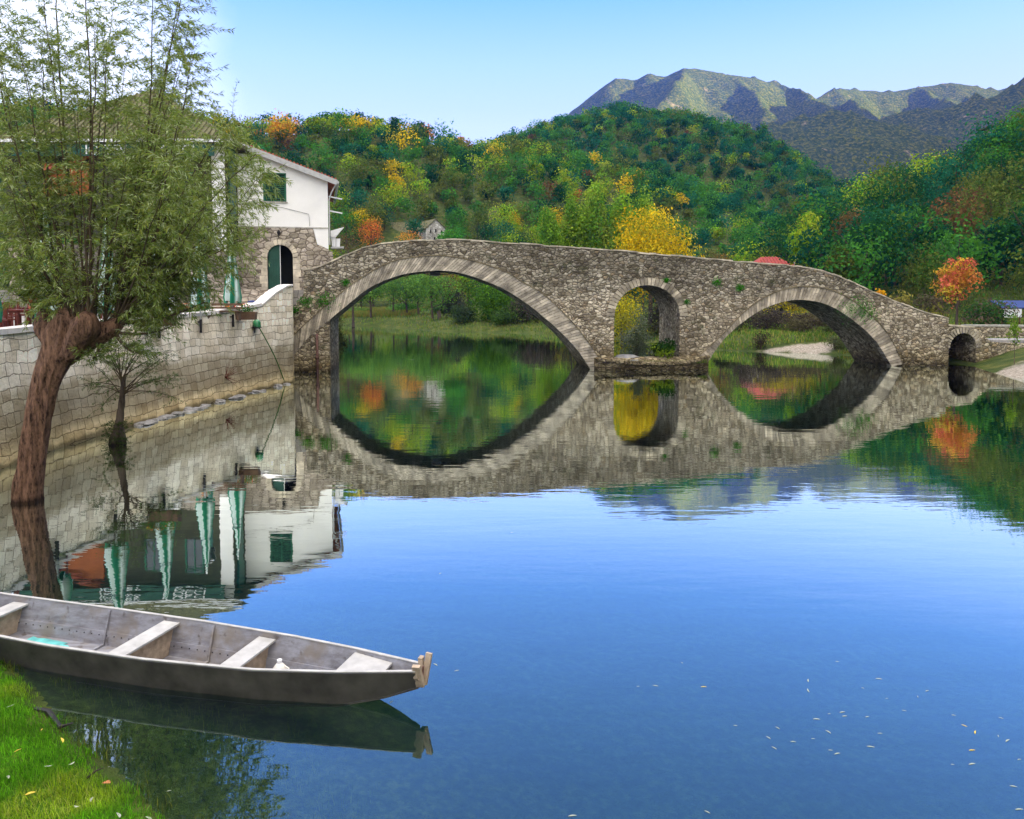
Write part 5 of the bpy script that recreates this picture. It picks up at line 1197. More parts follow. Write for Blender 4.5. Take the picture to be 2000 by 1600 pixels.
# ------------------------------------------------------------------ far buildings
def gable_house(name, C, ang, w, d, h, rh, mats, label, wins=(), roofname='roof', chim=None):
    e = empty(name, C, label, 'house', rz=ang)
    def lp(mb, nm, mat): return local_part(mb.build(nm, mat), e)
    mb = MB(); fl = lambda s, z, ww: Vector((s, ww, z)); extrude(mb, [(-w / 2, -3), (w / 2, -3), (w / 2, h), (0, h + rh), (-w / 2, h)], -d / 2, d / 2, fl); wobj = lp(mb, 'wall', mats[0])
    mb = MB()
    for sg_ in (-1, 1):
        a0, a1 = Vector((sg_ * (w / 2 + .4), 0, h - .4 * rh / (w / 2) + .03)), Vector((0, 0, h + rh + .03)); 
        vs = [Vector((p.x, yy, p.z + dz_)) for dz_ in (0, .22) for yy in (-d / 2 - .3, d / 2 + .3) for p in (a0, a1)]
        mb.add(vs, [(0, 1, 3, 2), (4, 6, 7, 5), (0, 2, 6, 4), (1, 5, 7, 3), (0, 4, 5, 1), (2, 3, 7, 6)])
    ro = lp(mb, roofname, mats[1]); bmf(ro.data)
    for (wx_, wz_, ww_, wh_) in wins: mb = MB(); mb.box((wx_, -d / 2 - .02, wz_), (ww_, .06, wh_)); lp(mb, 'window', M['dark'])
    return e
M['ruin'] = stone('whitewashed_ruin', (1.2, 1.2, 1.6), [(0, (.45, .42, .4)), (.5, (.75, .72, .7)), (1, (.82, .8, .78))], (.3, .27, .24), .1, .05, .55)
Y_ = 226; p = P(838, 470, Y_)
e = gable_house('ruined_house', (p.x, Y_, P(838, 472, Y_).z), R(30), 6.0, 9.5, 3.4, 2.6, (M['ruin'], M['oldtile']), 'ruined white house with a steep gable and small dark windows above the parapet', [(-1.6, 2.6, .45, .9), (0, 2.8, .45, .9), (1.8, 2.5, .45, .9), (-.4, .5, .5, 1)])
p = P(786, 470, 230); gable_house('old_barn', (p.x, 230, P(785, 470, 230).z), R(82), 7.0, 8.5, 2.2, 3.0, (M['timber'], M['oldtile']), 'low dark barn with a sagging grey roof left of the ruined white house')
# red roofed house
Y_ = 118; c = P(1518, 520, Y_); e = empty('red_roof_house', (c.x, Y_, 1.5), 'house with a hipped red tile roof just above the bridge parapet', 'house')
w_, d_ = 7.2, 6.4; zE = P(1515, 524, Y_).z; zT = P(1515, 500, Y_).z
mb = MB(); mb.box((c.x, Y_ + d_ / 2, (1.5 + zE) / 2 - .1), (w_, d_, zE - 1.7)); mb.build('wall', M['house_stone'], e)
mb = MB(); a = [Vector((c.x - w_ / 2 - .5, Y_ - .5, zE - .25)), Vector((c.x + w_ / 2 + .5, Y_ - .5, zE - .25)), Vector((c.x + w_ / 2 + .5, Y_ + d_ + .5, zE - .25)), Vector((c.x - w_ / 2 - .5, Y_ + d_ + .5, zE - .25)), Vector((c.x - 1.5, Y_ + d_ / 2, zT)), Vector((c.x + 1.0, Y_ + d_ / 2, zT))]
mb.add(a, [(0, 1, 5, 4), (1, 2, 5), (2, 3, 4, 5), (3, 0, 4), (3, 2, 1, 0)])
for i in range(16):
    f = (i + .5) / 16; b0 = a[0].lerp(a[1], f); k = min(1, f / .38, (1 - f) / .38); t1 = Vector((b0.x, b0.y + (d_ / 2 + .5) * k, b0.z + (zT - zE + .25) * k)); mb.tube([b0 + Vector((0, 0, .04)), t1 + Vector((0, 0, .04))], .09, 5)
M['redtile'] = simple('red_roof_tile', (.30, .05, .04), .8, .3, 4)
ro = mb.build('roof', M['redtile'], e); mb = MB(); ch = P(1555, 512, Y_ + 2.5); mb.box((ch.x, Y_ + 2.6, ch.z), (.55, .55, 1.3)); mb.build('chimney', M['coping'], ro); mb = MB(); mb.box((ch.x, Y_ + 2.6, ch.z + .75), (.75, .75, .12)); mb.box((ch.x, Y_ + 2.6, ch.z + .95), (.4, .4, .3)); mb.build('chimney_cap', M['zinc'], ro)
# roofless stone hut on the right-hand slope
p = P(1945, 262, 168); e = empty('stone_hut', (p.x, 168, p.z - 3), 'small ruined stone hut among the trees high on the right-hand slope', 'hut')
mb = MB(); mb.box((p.x, 168, p.z - 1.4), (3.6, 3, 4.8)); mb.build('wall', M['rock'], e); mb = MB(); mb.box((p.x, 168, p.z + 1.25), (5.2, 4, .35)); mb.build('roof', M['timber'], e)
mb = MB(); mb.box((p.x + .3, 166.46, p.z - .1), (.8, .06, 1.2)); mb.build('window', M['dark'], e)
# low walls and shed on the right bank
for (pa, pb_, Ya, Yb, hh_, nm, lb) in [((1880, 633), (2080, 641), 63, 62, 1.0, 'low_wall', 'long low mossy wall beyond the culvert with a pale top'), ]:
    a, b_ = P(*pa, Ya), P(*pb_, Yb); e = empty(nm, a, lb, 'wall'); mb = MB(); c = (a + b_) / 2; L_ = (b_ - a).length; an = math.atan2(b_.y - a.y, b_.x - a.x)
    mb.box((c.x, c.y, c.z - 1.1), (L_, .5, 2.1), an); mb.build('wall', M['bridge'], e); mb = MB(); mb.box((c.x, c.y, c.z + .03), (L_, .6, .14), an); mb.build('coping', M['coping'], e)
a, b_ = P(1925, 666, 57.5), P(2080, 662, 57.5); mb = MB(); c = (a + b_) / 2; mb.box((c.x, 58.5, c.z - .1), (b_.x - a.x, 2.6, .2)); mb.build('stone_path', M['rock'], None, kind='structure')
p = P(1978, 622, 78); e = empty('market_shed', (p.x, 78, p.z - 1.2), 'small shed with a dark blue sheet roof and a white cloth hung on its front', 'shed')
mb = MB()
zr = P(1978, 598, 78).z; xl, xr = P(1954, 600, 78).x, P(2040, 600, 78).x
mb.add([Vector(v) for v in ((xl, 77.6, zr - .15), (xr, 77.6, zr - .15), (xr, 81, zr + .55), (xl + .8, 81, zr + .55), (xl, 77.6, zr - .25), (xr, 77.6, zr - .25), (xr, 81, zr + .45), (xl + .8, 81, zr + .45))], [(0, 1, 2, 3), (7, 6, 5, 4), (0, 4, 5, 1), (1, 5, 6, 2), (2, 6, 7, 3), (3, 7, 4, 0)]); mb.build('roof', M['bluetarp'], e)
mb = MB(); x2 = P(1990, 600, 78).x
for i in range(10): 
    f0, f1 = i / 10, (i + 1) / 10; o0, o1 = .05 * math.sin(f0 * 9), .05 * math.sin(f1 * 9); mb.add([(xl + (x2 - xl) * f0, 77.5 + o0, zr - .28), (xl + (x2 - xl) * f1, 77.5 + o1, zr - .28), (xl + (x2 - xl) * f1, 77.5 + o1, zr - 1.1), (xl + (x2 - xl) * f0, 77.5 + o0, zr - 1.15), (xl + (x2 - xl) * f0, 77.54 + o0, zr - .28), (xl + (x2 - xl) * f1, 77.54 + o1, zr - .28), (xl + (x2 - xl) * f1, 77.54 + o1, zr - 1.1), (xl + (x2 - xl) * f0, 77.54 + o0, zr - 1.15)], [(0, 1, 2, 3), (7, 6, 5, 4), (3, 2, 6, 7)])
mb.build('cloth', M['white'], e)
for xx in (xl + .1, x2, xr - .1): mb = MB(); mb.box((xx, 77.8, zr - 1.3), (.12, .12, 2.2)); mb.build('post', M['timber'], e)
NT('sapling', 1985, 610, 700, 44, 50, [(.14, .26, .02), (.2, .3, .03)], 'slender yellow green sapling at the right edge beside the gravel', n=420, leaf=.07, lobes=10, base=.1, tr=.02, lr=.22)
# ------------------------------------------------------------------ big pollard willow
WY = G(52, 978).y
def trunk_mesh(name, path, rads, seg, rings, mat, parent, seed=0, ridge=.1):
    pts = [Vector(p) for p in path]; L = [0.0]
    for a, b_ in zip(pts[:-1], pts[1:]): L.append(L[-1] + (b_ - a).length)
    xs_, ys_, zs_ = [[p[k] for p in pts] for k in range(3)]
    def at(q):
        i = 0
        while i < len(L) - 2 and L[i + 1] < q: i += 1
        t_ = (q - L[i]) / (L[i + 1] - L[i]); p0, p1, p2, p3 = pts[max(i - 1, 0)], pts[i], pts[i + 1], pts[min(i + 2, len(pts) - 1)]
        return .5 * ((2 * p1) + (p2 - p0) * t_ + (2 * p0 - 5 * p1 + 4 * p2 - p3) * t_ ** 2 + (3 * p1 - p0 - 3 * p2 + p3) * t_ ** 3)
    vs = []; ref = Vector((1, 0, 0))
    C = [at(L[-1] * k / (rings - 1)) for k in range(rings)]
    for k, c in enumerate(C):
        t_ = (C[min(k + 1, rings - 1)] - C[max(k - 1, 0)]).normalized(); ref = (ref - t_ * ref.dot(t_)).normalized(); q = t_.cross(ref)
        rad = float(np.interp(L[-1] * k / (rings - 1), L, rads)); s = L[-1] * k / (rings - 1)
        for i in range(seg):
            a = 2 * math.pi * i / seg; tw = a + s * .25
            nz = float(vnoise(math.cos(tw) * 6 + 20, math.sin(tw) * 6 + s * .9 + 20, seed)) * float(vnoise(tw * 7 + 50, s * 1.6, seed + 3)) ; lob = math.sin(a * 3 + s * .7) * .05 + math.sin(a * 5 - s) * .03
            vs.append(c + (ref * math.cos(a) + q * math.sin(a)) * rad * (1 + lob + ridge * (nz * 2 - .6)))
    fs = [(k * seg + i, k * seg + (i + 1) % seg, (k + 1) * seg + (i + 1) % seg, (k + 1) * seg + i) for k in range(rings - 1) for i in range(seg)]
    fs.append(tuple((rings - 1) * seg + i for i in range(seg)))
    mb = MB(); mb.add(vs, fs); return mb
wp = lambda px, py, dy=0: P(px, py, WY + dy)
b0 = G(52, 978); willow = empty('pollard_willow', b0, 'big pollard willow with a thick leaning red brown trunk standing in the water', 'tree')
A1 = [b0 + Vector((-.02, 0, -.8)), b0, wp(62, 900), wp(74, 820), wp(90, 750), wp(112, 695), wp(130, 655), wp(136, 625), wp(128, 600)]
tm = trunk_mesh('trunk', A1, [.42, .34, .29, .29, .31, .37, .44, .38, .2], 72, 110, M['bark'], willow, 1, .13)
B1 = [wp(118, 700), wp(150, 672, -.1), wp(185, 655, -.1), wp(215, 642, 0), wp(240, 622, .1)]
t2 = trunk_mesh('limb', B1, [.26, .31, .26, .21, .11], 48, 40, M['bark'], willow, 5, .2); tm.add(t2.v, t2.f)
B2 = [wp(125, 690), wp(95, 640, .3), wp(88, 605, .4)]; t3 = trunk_mesh('limb', B2, [.3, .34, .12], 32, 24, M['bark'], willow, 8, .2); tm.add(t3.v, t3.f)
B3 = [wp(140, 690, -.2), wp(165, 640, -.5), wp(172, 612, -.6)]; t3 = trunk_mesh('limb', B3, [.25, .33, .12], 32, 24, M['bark'], willow, 9, .2); tm.add(t3.v, t3.f)
tm.build('trunk', M['bark'], willow, True)
rn = random.Random(21); nr = np.random.default_rng(21)
OUT = [(-70, 30), (-80, 250), (-60, 420), (-10, 540), (60, 575), (230, 560), (330, 610), (430, 560), (500, 500), (530, 430), (535, 350), (505, 290), (468, 235), (430, 195), (395, 150), (385, 70), (388, 0), (370, -110), (230, -170), (90, -150), (-40, -90)]
HEADS = [wp(128, 608), wp(110, 615, .2), wp(90, 610, .4), wp(140, 625, -.2), wp(160, 630, -.4), wp(185, 638, -.1), wp(205, 630), wp(235, 622, .1), wp(172, 615, -.5), wp(222, 640, .05)]
br_mb = MB(); LC, LN, LS, LCOL = [], [], [], []
WPAL = np.array([(.20, .28, .06), (.26, .33, .07), (.14, .21, .05), (.42, .48, .24), (.27, .30, .06)])
def twig(mb, p, d, ln, nleaf, thick=.004, lsize=.058, dro=.35, pal=WPAL, tint=1.0):
    pts = [p]; q = p.copy(); dd = d.normalized()
    for k in range(4):
        dd = (dd + Vector((rn.uniform(-.12, .12), rn.uniform(-.12, .12), -dro * .3))).normalized(); q = q + dd * ln / 4; pts.append(q.copy())
    mb.tube(pts, [thick, thick * .8, thick * .6, thick * .4, thick * .2], 3, cap=False)
    A_ = np.array([tuple(v) for v in pts]); f = nr.uniform(.08, 1.0, nleaf) * 4; i = np.minimum(f.astype(int), 3); fr = (f - i)[:, None]
    base = A_[i] * (1 - fr) + A_[i + 1] * fr; tang = A_[i + 1] - A_[i]; tang /= np.linalg.norm(tang, axis=1)[:, None]
    side = nr.normal(size=(nleaf, 3)); side -= tang * (side * tang).sum(1)[:, None]; side /= np.linalg.norm(side, axis=1)[:, None]
    ld = tang * .8 + side * .75 + np.array([0, 0, -.25]); ld /= np.linalg.norm(ld, axis=1)[:, None]
    LC.append(base); LN.append(ld); LS.append(np.full(nleaf, lsize) * nr.uniform(.7, 1.3, nleaf)); c = pal[nr.integers(0, len(pal), nleaf)] * nr.uniform(.75, 1.25, (nleaf, 1)) * tint; LCOL.append(c)
def willow_leaves(asp=.17):
    C, D, S, K = np.concatenate(LC), np.concatenate(LN), np.concatenate(LS)[:, None], np.concatenate(LCOL); n = len(C)
    s = np.cross(D, nr.normal(size=(n, 3))); s /= np.linalg.norm(s, axis=1)[:, None]
    v = np.stack([C, C + D * S * .9 + s * S * asp, C + D * S * 2.1 + np.array([0, 0, -.012]), C + D * S * .9 - s * S * asp], 1).reshape(-1, 3)
    return v, np.arange(n * 4).reshape(n, 4), np.repeat(np.clip(K, 0, 1), 4, 0)
def outline_pt(f):
    n = len(OUT); q = f * n; i = int(q) % n; t_ = q - int(q); a, b_ = OUT[i], OUT[(i + 1) % n]; return (a[0] + (b_[0] - a[0]) * t_, a[1] + (b_[1] - a[1]) * t_)
NS = 114
for s in range(NS):
    ox, oy = outline_pt((s + rn.random()) / NS); k = rn.choice([1, .97, .9, .78, .62, .5]) if s % 3 else rn.uniform(.35, .8)
    cx_, cy__ = 190, 480
    ex_, ey_ = cx_ + (ox - cx_) * k, cy__ + (oy - cy__) * k
    if ey_ > 590: ey_ = 590
    end = wp(ex_, ey_, rn.gauss(0, 1.3) * (1 if ey_ < 500 else .6)); st_ = min(HEADS, key=lambda h: abs((h - wp(190 + (ex_ - 190) * .25, 615)).x) + rn.random() * .6)
    ln = (end - st_).length; c1 = st_ + (end - st_) * .42 + Vector(((end - st_).x * rn.uniform(0, .38), rn.uniform(-.6, .6), ln * rn.uniform(.02, .16))); 
    pts = []
    for i in range(13):
        f = i / 12; pts.append(st_ * (1 - f) ** 2 + c1 * 2 * f * (1 - f) + end * f * f + Vector((math.sin(f * 5 + s) * .11, math.cos(f * 4 + s * 2) * .1, 0)) * f * (1.4 - f) + Vector((rn.uniform(-.03, .03), rn.uniform(-.03, .03), rn.uniform(-.03, .03))) * (1 if 0 < i < 12 else 0))
    th = .007 + ln * .0034 * rn.uniform(.7, 1.3)
    br_mb.tube(pts, [th * (1 - .88 * (i / 12)) for i in range(13)], 6, cap=False)
    nt_ = int(5.4 * ln) + 8
    for j in range(nt_):
        f = rn.uniform(.16, 1.0) ** .8; i = min(int(f * 12), 11); p = pts[i].lerp(pts[i + 1], f * 12 - i); tg = (pts[i + 1] - pts[i]).normalized()
        sd_ = Vector((rn.gauss(0, 1), rn.gauss(0, 1), rn.gauss(0, .7))); sd_ = (sd_ - tg * sd_.dot(tg)).normalized(); up_ = p.z > 9.8
        twig(br_mb, p, tg * rn.uniform(.3, 1.0) + sd_ * .9, rn.uniform(.45, 1.05) * (1.25 if up_ else 1.0) * (1.0 if f < .85 else .7), int((58 if up_ else 40) * rn.uniform(.6, 1.2)), dro=.35 if up_ else .5)
for (x0, y0, x1, y1) in [(210, 645, 330, 640), (225, 650, 270, 690), (235, 630, 400, 590), (200, 655, 180, 700), (100, 610, 20, 560)]:   # low shoots
    a, b_ = wp(x0, y0), wp(x1, y1, -.3); c1 = a.lerp(b_, .5) - Vector((0, 0, .25)); pts = [a * (1 - f) ** 2 + c1 * 2 * f * (1 - f) + b_ * f * f for f in [i / 8 for i in range(9)]]
    br_mb.tube(pts, [.055 * (1 - .8 * i / 8) for i in range(9)], 6, cap=False)
    for j in range(26):
        f = rn.uniform(.35, 1); i = min(int(f * 8), 7); twig(br_mb, pts[i].lerp(pts[i + 1], f * 8 - i), Vector((rn.gauss(0, 1), rn.gauss(0, 1), rn.uniform(-.5, 1.2))), rn.uniform(.35, .8), 26)
br_mb.build('branches', M['twig'], willow)
v, q_, c = willow_leaves(); link(bpy.data.objects.new('crown', np_mesh('crown', v, q_, c, False, M['foliage'])), willow)
print('willow leaves', len(q_))

# small willow by the wall
LC, LN, LS, LCOL = [], [], [], []
s0_ = G(230, 868); sw = empty('small_willow', s0_, 'small thin willow growing from a dark clump in the water by the quay wall', 'tree'); SY = s0_.y
sp_ = lambda px, py, dy=0: P(px, py, SY + dy)
mb = trunk_mesh('trunk', [s0_ + Vector((0, 0, -.6)), s0_, sp_(232, 835), sp_(236, 800), sp_(240, 760), sp_(243, 735)], [.30, .26, .17, .095, .07, .045], 24, 50, M['bark'], sw, 4, .5); mb.build('trunk', M['trunk'], sw, True)
bm_ = MB(); WP2 = np.array([(.06, .11, .03), (.09, .15, .035), (.12, .16, .05)])
for s in range(24):
    a = rn.uniform(0, 1); st_ = sp_(rn.uniform(236, 242), rn.uniform(735, 775)); ex_, ey_ = rn.choice([(165, 760), (180, 700), (210, 660), (240, 650), (290, 665), (330, 700), (350, 735), (345, 770), (300, 690), (200, 730), (270, 720), (185, 800), (320, 790)]); end = sp_(ex_ + rn.uniform(-15, 15), ey_ + rn.uniform(-12, 12), rn.uniform(-.7, .7))
    c1 = st_.lerp(end, .5) + Vector((0, 0, .25)); pts = [st_ * (1 - f) ** 2 + c1 * 2 * f * (1 - f) + end * f * f for f in [i / 6 for i in range(7)]]; bm_.tube(pts, [.02 * (1 - .85 * i / 6) for i in range(7)], 5, cap=False)
    for j in range(15): f = rn.uniform(.3, 1); i = min(int(f * 6), 5); twig(bm_, pts[i].lerp(pts[i + 1], f * 6 - i), Vector((rn.gauss(0, 1), rn.gauss(0, 1), rn.uniform(-.4, .9))), rn.uniform(.25, .55), 17, .003, .042, .3, WP2)
for s in range(130):                               # shoots round the base clump
    st_ = s0_ + Vector((rn.uniform(-.35, .35), rn.uniform(-.3, .1), rn.uniform(.0, .75))); twig(bm_, st_, Vector((rn.gauss(0, 1), rn.gauss(0, .6), rn.uniform(-.2, 1.0))), rn.uniform(.12, .38), 20, .003, .035, .4, WP2, .7)
bm_.build('branches', M['twig'], sw); v, q_, c = willow_leaves(); link(bpy.data.objects.new('crown', np_mesh('crown', v, q_, c, False, M['foliage'])), sw)

# reddish twig tuft on the wall
LC, LN, LS, LCOL = [], [], [], []
y_ = 37.0; x_ = float(np.interp(y_, [p[1] for p in qs], [p[0] for p in qs])); c0 = Vector((x_ - .12, y_, P(424, 738, y_).z))
e = empty('twig_tuft', c0, 'tuft of reddish twigs sprouting low from the quay wall', 'plant'); bm_ = MB(); M['redtwig'] = simple('red_twig', (.20, .05, .035), .8, .3)
for s in range(34): d = Vector((rn.uniform(.2, 1), rn.gauss(0, 1), rn.uniform(-.5, 1.4))); twig(bm_, c0, d, rn.uniform(.4, 1.1), 7 if s % 2 else 2, .01, .03, .1, WP2)
bm_.build('twigs', M['redtwig'], e); v, q_, c = willow_leaves(); link(bpy.data.objects.new('leaves', np_mesh('leaves', v, q_, c, False, M['foliage'])), e)

# ------------------------------------------------------------------ boat
BO = Vector((-1.13, 9.06, 0)); BD = Vector((-.963, .27, 0)).normalized(); BN = Vector((.27, .963, 0)).normalized()   # BN points to the far side
KT = [0, .4, 1, 2, 3.5, 5, 7, 8.6]
hwt = lambda t_: float(np.interp(t_, KT, [.11, .2, .33, .49, .60, .62, .56, .40])); hwb = lambda t_: float(np.interp(t_, KT, [.02, .09, .2, .35, .46, .48, .42, .25]))
zg = lambda t_: float(np.interp(t_, KT, [.49, .475, .455, .425, .41, .41, .44, .56])); zb_ = lambda t_: float(np.interp(t_, KT, [.27, .13, -.01, -.07, -.09, -.09, -.05, .15]))
def bp(t_, n_, z): return BO + BD * t_ + BN * n_ + Vector((0, 0, z))
boat = empty('wooden_boat', bp(4, 0, 0), 'long flat wooden rowing boat, weathered grey inside and dark outside, moored by the grass', 'boat')
TS = np.linspace(0, 8.6, 70)
def sheet(fa, fb, th, name, mat, ts=TS):
    """board between two curves with thickness th towards the boat's inside"""
    mb = MB(); vs = []
    for t_ in ts:
        a, b_ = fa(t_), fb(t_); vs += [a[0], b_[0], b_[1], a[1]]
    n = len(ts); fs = []
    for i in range(n - 1):
        for k in range(4): fs.append((i * 4 + k, i * 4 + (k + 1) % 4, (i + 1) * 4 + (k + 1) % 4, (i + 1) * 4 + k))
    fs += [(0, 3, 2, 1), tuple((n - 1) * 4 + k for k in range(4))]; mb.add(vs, fs); ob = mb.build(name, mat, boat); bmf(ob.data); return ob
for sg_ in (-1, 1):
    sheet(lambda t_: (bp(t_, sg_ * (hwt(t_) - .0), zg(t_)), bp(t_, sg_ * (hwt(t_) - .028), zg(t_))), lambda t_: (bp(t_, sg_ * hwb(t_), zb_(t_)), bp(t_, sg_ * max(hwb(t_) - .028, .005), zb_(t_))), 0, 'side_plank', M['boat'])
    sheet(lambda t_: (bp(t_, sg_ * (hwt(t_) + .007), zg(t_) - .014), bp(t_, sg_ * (hwt(t_) + .002), zg(t_) - .014)), lambda t_: (bp(t_, sg_ * (hwb(t_) + .009), zb_(t_) - .003), bp(t_, sg_ * (hwb(t_) + .003), zb_(t_) - .003)), 0, 'outer_strake', M['boat_out'])
    sheet(lambda t_: (bp(t_, sg_ * (hwt(t_) + .009), zg(t_) + .002), bp(t_, sg_ * (hwt(t_) - .034), zg(t_) + .002)), lambda t_: (bp(t_, sg_ * (hwt(t_) + .009), zg(t_) + .014), bp(t_, sg_ * (hwt(t_) - .034), zg(t_) + .014)), 0, 'gunwale', M['seatwood'])
    # inner stringer strip with nail holes
    fz = lambda t_, q: zb_(t_) + .11 + q; fw = lambda t_, z: hwb(t_) + (hwt(t_) - hwb(t_)) * (z - zb_(t_)) / (zg(t_) - zb_(t_)) - .03
    sheet(lambda t_: (bp(t_, sg_ * fw(t_, fz(t_, .09)), fz(t_, .09)), bp(t_, sg_ * (fw(t_, fz(t_, .09)) - .014), fz(t_, .09))), lambda t_: (bp(t_, sg_ * fw(t_, fz(t_, -.10)), fz(t_, -.10)), bp(t_, sg_ * (fw(t_, fz(t_, -.10)) - .018), fz(t_, -.10))), 0, 'stringer', M['boat'], np.linspace(1.2, 8.2, 50))
sheet(lambda t_: (bp(t_, -hwb(t_) + .002, zb_(t_) - .012), bp(t_, -hwb(t_) + .002, zb_(t_) + .02)), lambda t_: (bp(t_, hwb(t_) - .002, zb_(t_) - .012), bp(t_, hwb(t_) - .002, zb_(t_) + .02)), 0, 'bottom', M['boat'])
sheet(lambda t_: (bp(t_, -hwb(t_) - .006, zb_(t_) - .03), bp(t_, -hwb(t_) - .006, zb_(t_) - .014)), lambda t_: (bp(t_, hwb(t_) + .006, zb_(t_) - .03), bp(t_, hwb(t_) + .006, zb_(t_) - .014)), 0, 'keel_board', M['boat_out'])
mb = MB()                                        # nail heads
for t_ in np.arange(3.3, 5.6, .11):
    mb.box(bp(t_, hwt(t_) - .033, zg(t_) - .045 - .012 * (int(t_ * 90) % 2)), (.014, .012, .014), math.atan2(BD.y, BD.x))
for t_ in np.arange(3.0, 8, .13):
    z = zb_(t_) + .15; mb.box(bp(t_, fw(t_, z) - .016, z), (.014, .014, .014), math.atan2(BD.y, BD.x))
mb.build('nails', M['black'], boat)
def cross(t0, t1, z, name, mat, th=.028, inset=.03):
    vs = []
    for zz in (z, z + th):
        for t_ in (t0, t1):
            w_ = hwb(t_) + (hwt(t_) - hwb(t_)) * (z - zb_(t_)) / (zg(t_) - zb_(t_)) - inset
            vs += [bp(t_, -w_, zz), bp(t_, w_, zz)]
    mb = MB(); mb.add(vs, [(0, 1, 3, 2), (4, 6, 7, 5), (0, 4, 5, 1), (2, 3, 7, 6), (0, 2, 6, 4), (1, 5, 7, 3)]); ob = mb.build(name, mat, boat); bmf(ob.data)
def bulk(t_, z0, z1, name, mat, th=.024, slant=0.0):
    vs = []
    for dt in (0, th):
        for z, s_ in ((z0, 0), (z1, slant)):
            tt = t_ + dt + s_; w_ = hwb(tt) + (hwt(tt) - hwb(tt)) * (z - zb_(tt)) / (zg(tt) - zb_(tt)) - .031
            vs += [bp(tt, -w_, z), bp(tt, w_, z)]
    mb = MB(); mb.add(vs, [(0, 1, 3, 2), (4, 6, 7, 5), (0, 4, 5, 1), (2, 3, 7, 6), (0, 2, 6, 4), (1, 5, 7, 3)]); ob = mb.build(name, mat, boat); bmf(ob.data)
for t0 in (2.27, 3.88, 6.55):
    cross(t0, t0 + .27, .335, 'seat', M['seatwood']); bulk(t0 + .1, zb_(t0) + .025, .334, 'bulkhead', M['palewood'])
cross(.42, 1.0, .40, 'bow_deck', M['seatwood'])
for t_ in (3.3, 5.1, 7.4):
    for sg_ in (-1, 1):
        mb = MB(); mb.beam(bp(t_, sg_ * (hwb(t_) - .05), zb_(t_) + .03), bp(t_, sg_ * (hwt(t_) - .045), zg(t_) - .01), .035, .03, BD); mb.build('rib', M['boat'], boat)
    mb = MB(); mb.beam(bp(t_, -hwb(t_) + .05, zb_(t_) + .035), bp(t_, hwb(t_) - .05, zb_(t_) + .035), .04, .03); mb.build('floor_rib', M['boat'], boat)
rr = np.random.default_rng(3); n = 40; cc = 0   # turquoise paint spilt on the bottom boards
vs = [bp(6.1 + .62 * math.cos(a) * k, .16 + .2 * math.sin(a) * k, zb_(6) + .026) for a, k in [(2 * math.pi * i / n, rr.uniform(.8, 1.1)) for i in range(n)]]
mb = MB(); mb.add(vs + [tuple(v - Vector((0, 0, .004))) for v in vs], [tuple(range(n))] + [(i, (i + 1) % n, n + (i + 1) % n, n + i) for i in range(n)]); bmf(mb.build('paint_spill', M['turq'], boat).data)
# stem: two pale boards in a V with a taller far post
mb = MB()
for sg_, hz_ in ((-1, .03), (1, .09)):
    a = [bp(.03, sg_ * .12, .50 + hz_), bp(.03, sg_ * .035, .50 + hz_), bp(-.02, sg_ * .002, .26), bp(.03, sg_ * .10, .40)]
    b_ = [p + BD * -.055 for p in a]; mb.add(a + b_, [(0, 1, 2, 3), (7, 6, 5, 4), (0, 4, 5, 1), (1, 5, 6, 2), (2, 6, 7, 3), (3, 7, 4, 0)])
ob = mb.build('stem', M['palewood'], boat); bmf(ob.data)
mb = MB(); mb.beam(bp(-.045, .05, .27), bp(-.09, .115, .635), .075, .045, BN); mb.beam(bp(-.03, -.02, .28), bp(-.01, -.11, .565), .10, .05, BN); mb.build('stem_post', M['palewood'], boat)
mb = MB(); mb.tube([bp(-.035, .0, .30), bp(-.06, .0, .52)], .012, 5); mb.build('iron_pin', M['rust'], boat)
bulk(8.5, zb_(8.5) + .025, zg(8.5), 'stern_board', M['boat'])
c = bp(2.0, .12, zb_(2) + .024)                 # plastic jug
e = empty('plastic_jug', c, 'white plastic jug lying upright on the boat bottom behind the second seat', 'jug')
mb = MB(); mb.tube([c, c + Vector((0, 0, .03)), c + Vector((0, 0, .2)), c + Vector((0, 0, .26)), c + Vector((0, 0, .28))], [.08, .095, .095, .05, .03], 14); mb.build('body', M['plastic'], e, True)
mb = MB(); mb.tube([c + Vector((0, 0, .281)), c + Vector((0, 0, .32))], .033, 10); mb.build('cap', M['white'], e); mb = MB(); mb.tube([c + Vector((.06, 0, .24)), c + Vector((.12, 0, .2)), c + Vector((.1, 0, .12))], .012, 6); mb.build('handle', M['plastic'], e)

# the river surface, open where the dry hull of the boat sits in it
hole = []
def ww(t_):
    k = (0.0 - zb_(t_)) / (zg(t_) - zb_(t_)); return hwb(t_) + (hwt(t_) - hwb(t_)) * max(k, 0) - .012
ts_ = [t_ for t_ in np.linspace(0, 8.6, 87) if zb_(t_) < -.005]
hole = [bp(t_, ww(t_), 0) for t_ in ts_] + [bp(t_, -ww(t_), 0) for t_ in ts_[::-1]]
outer = [Vector(v) for v in ((-170, -45, 0), (70, -45, 0), (70, 160, 0), (-170, 160, 0))]
tri = tessellate_polygon([outer, hole]); allp = outer + hole; mb = MB(); mb.add(allp, [tuple(t3) for t3 in tri]); ob = mb.build('river', WATER_MAT, kind='structure')
for pl_ in ob.data.polygons:
    pass
bmf(ob.data)
if ob.data.polygons[0].normal.z < 0: ob.data.flip_normals()
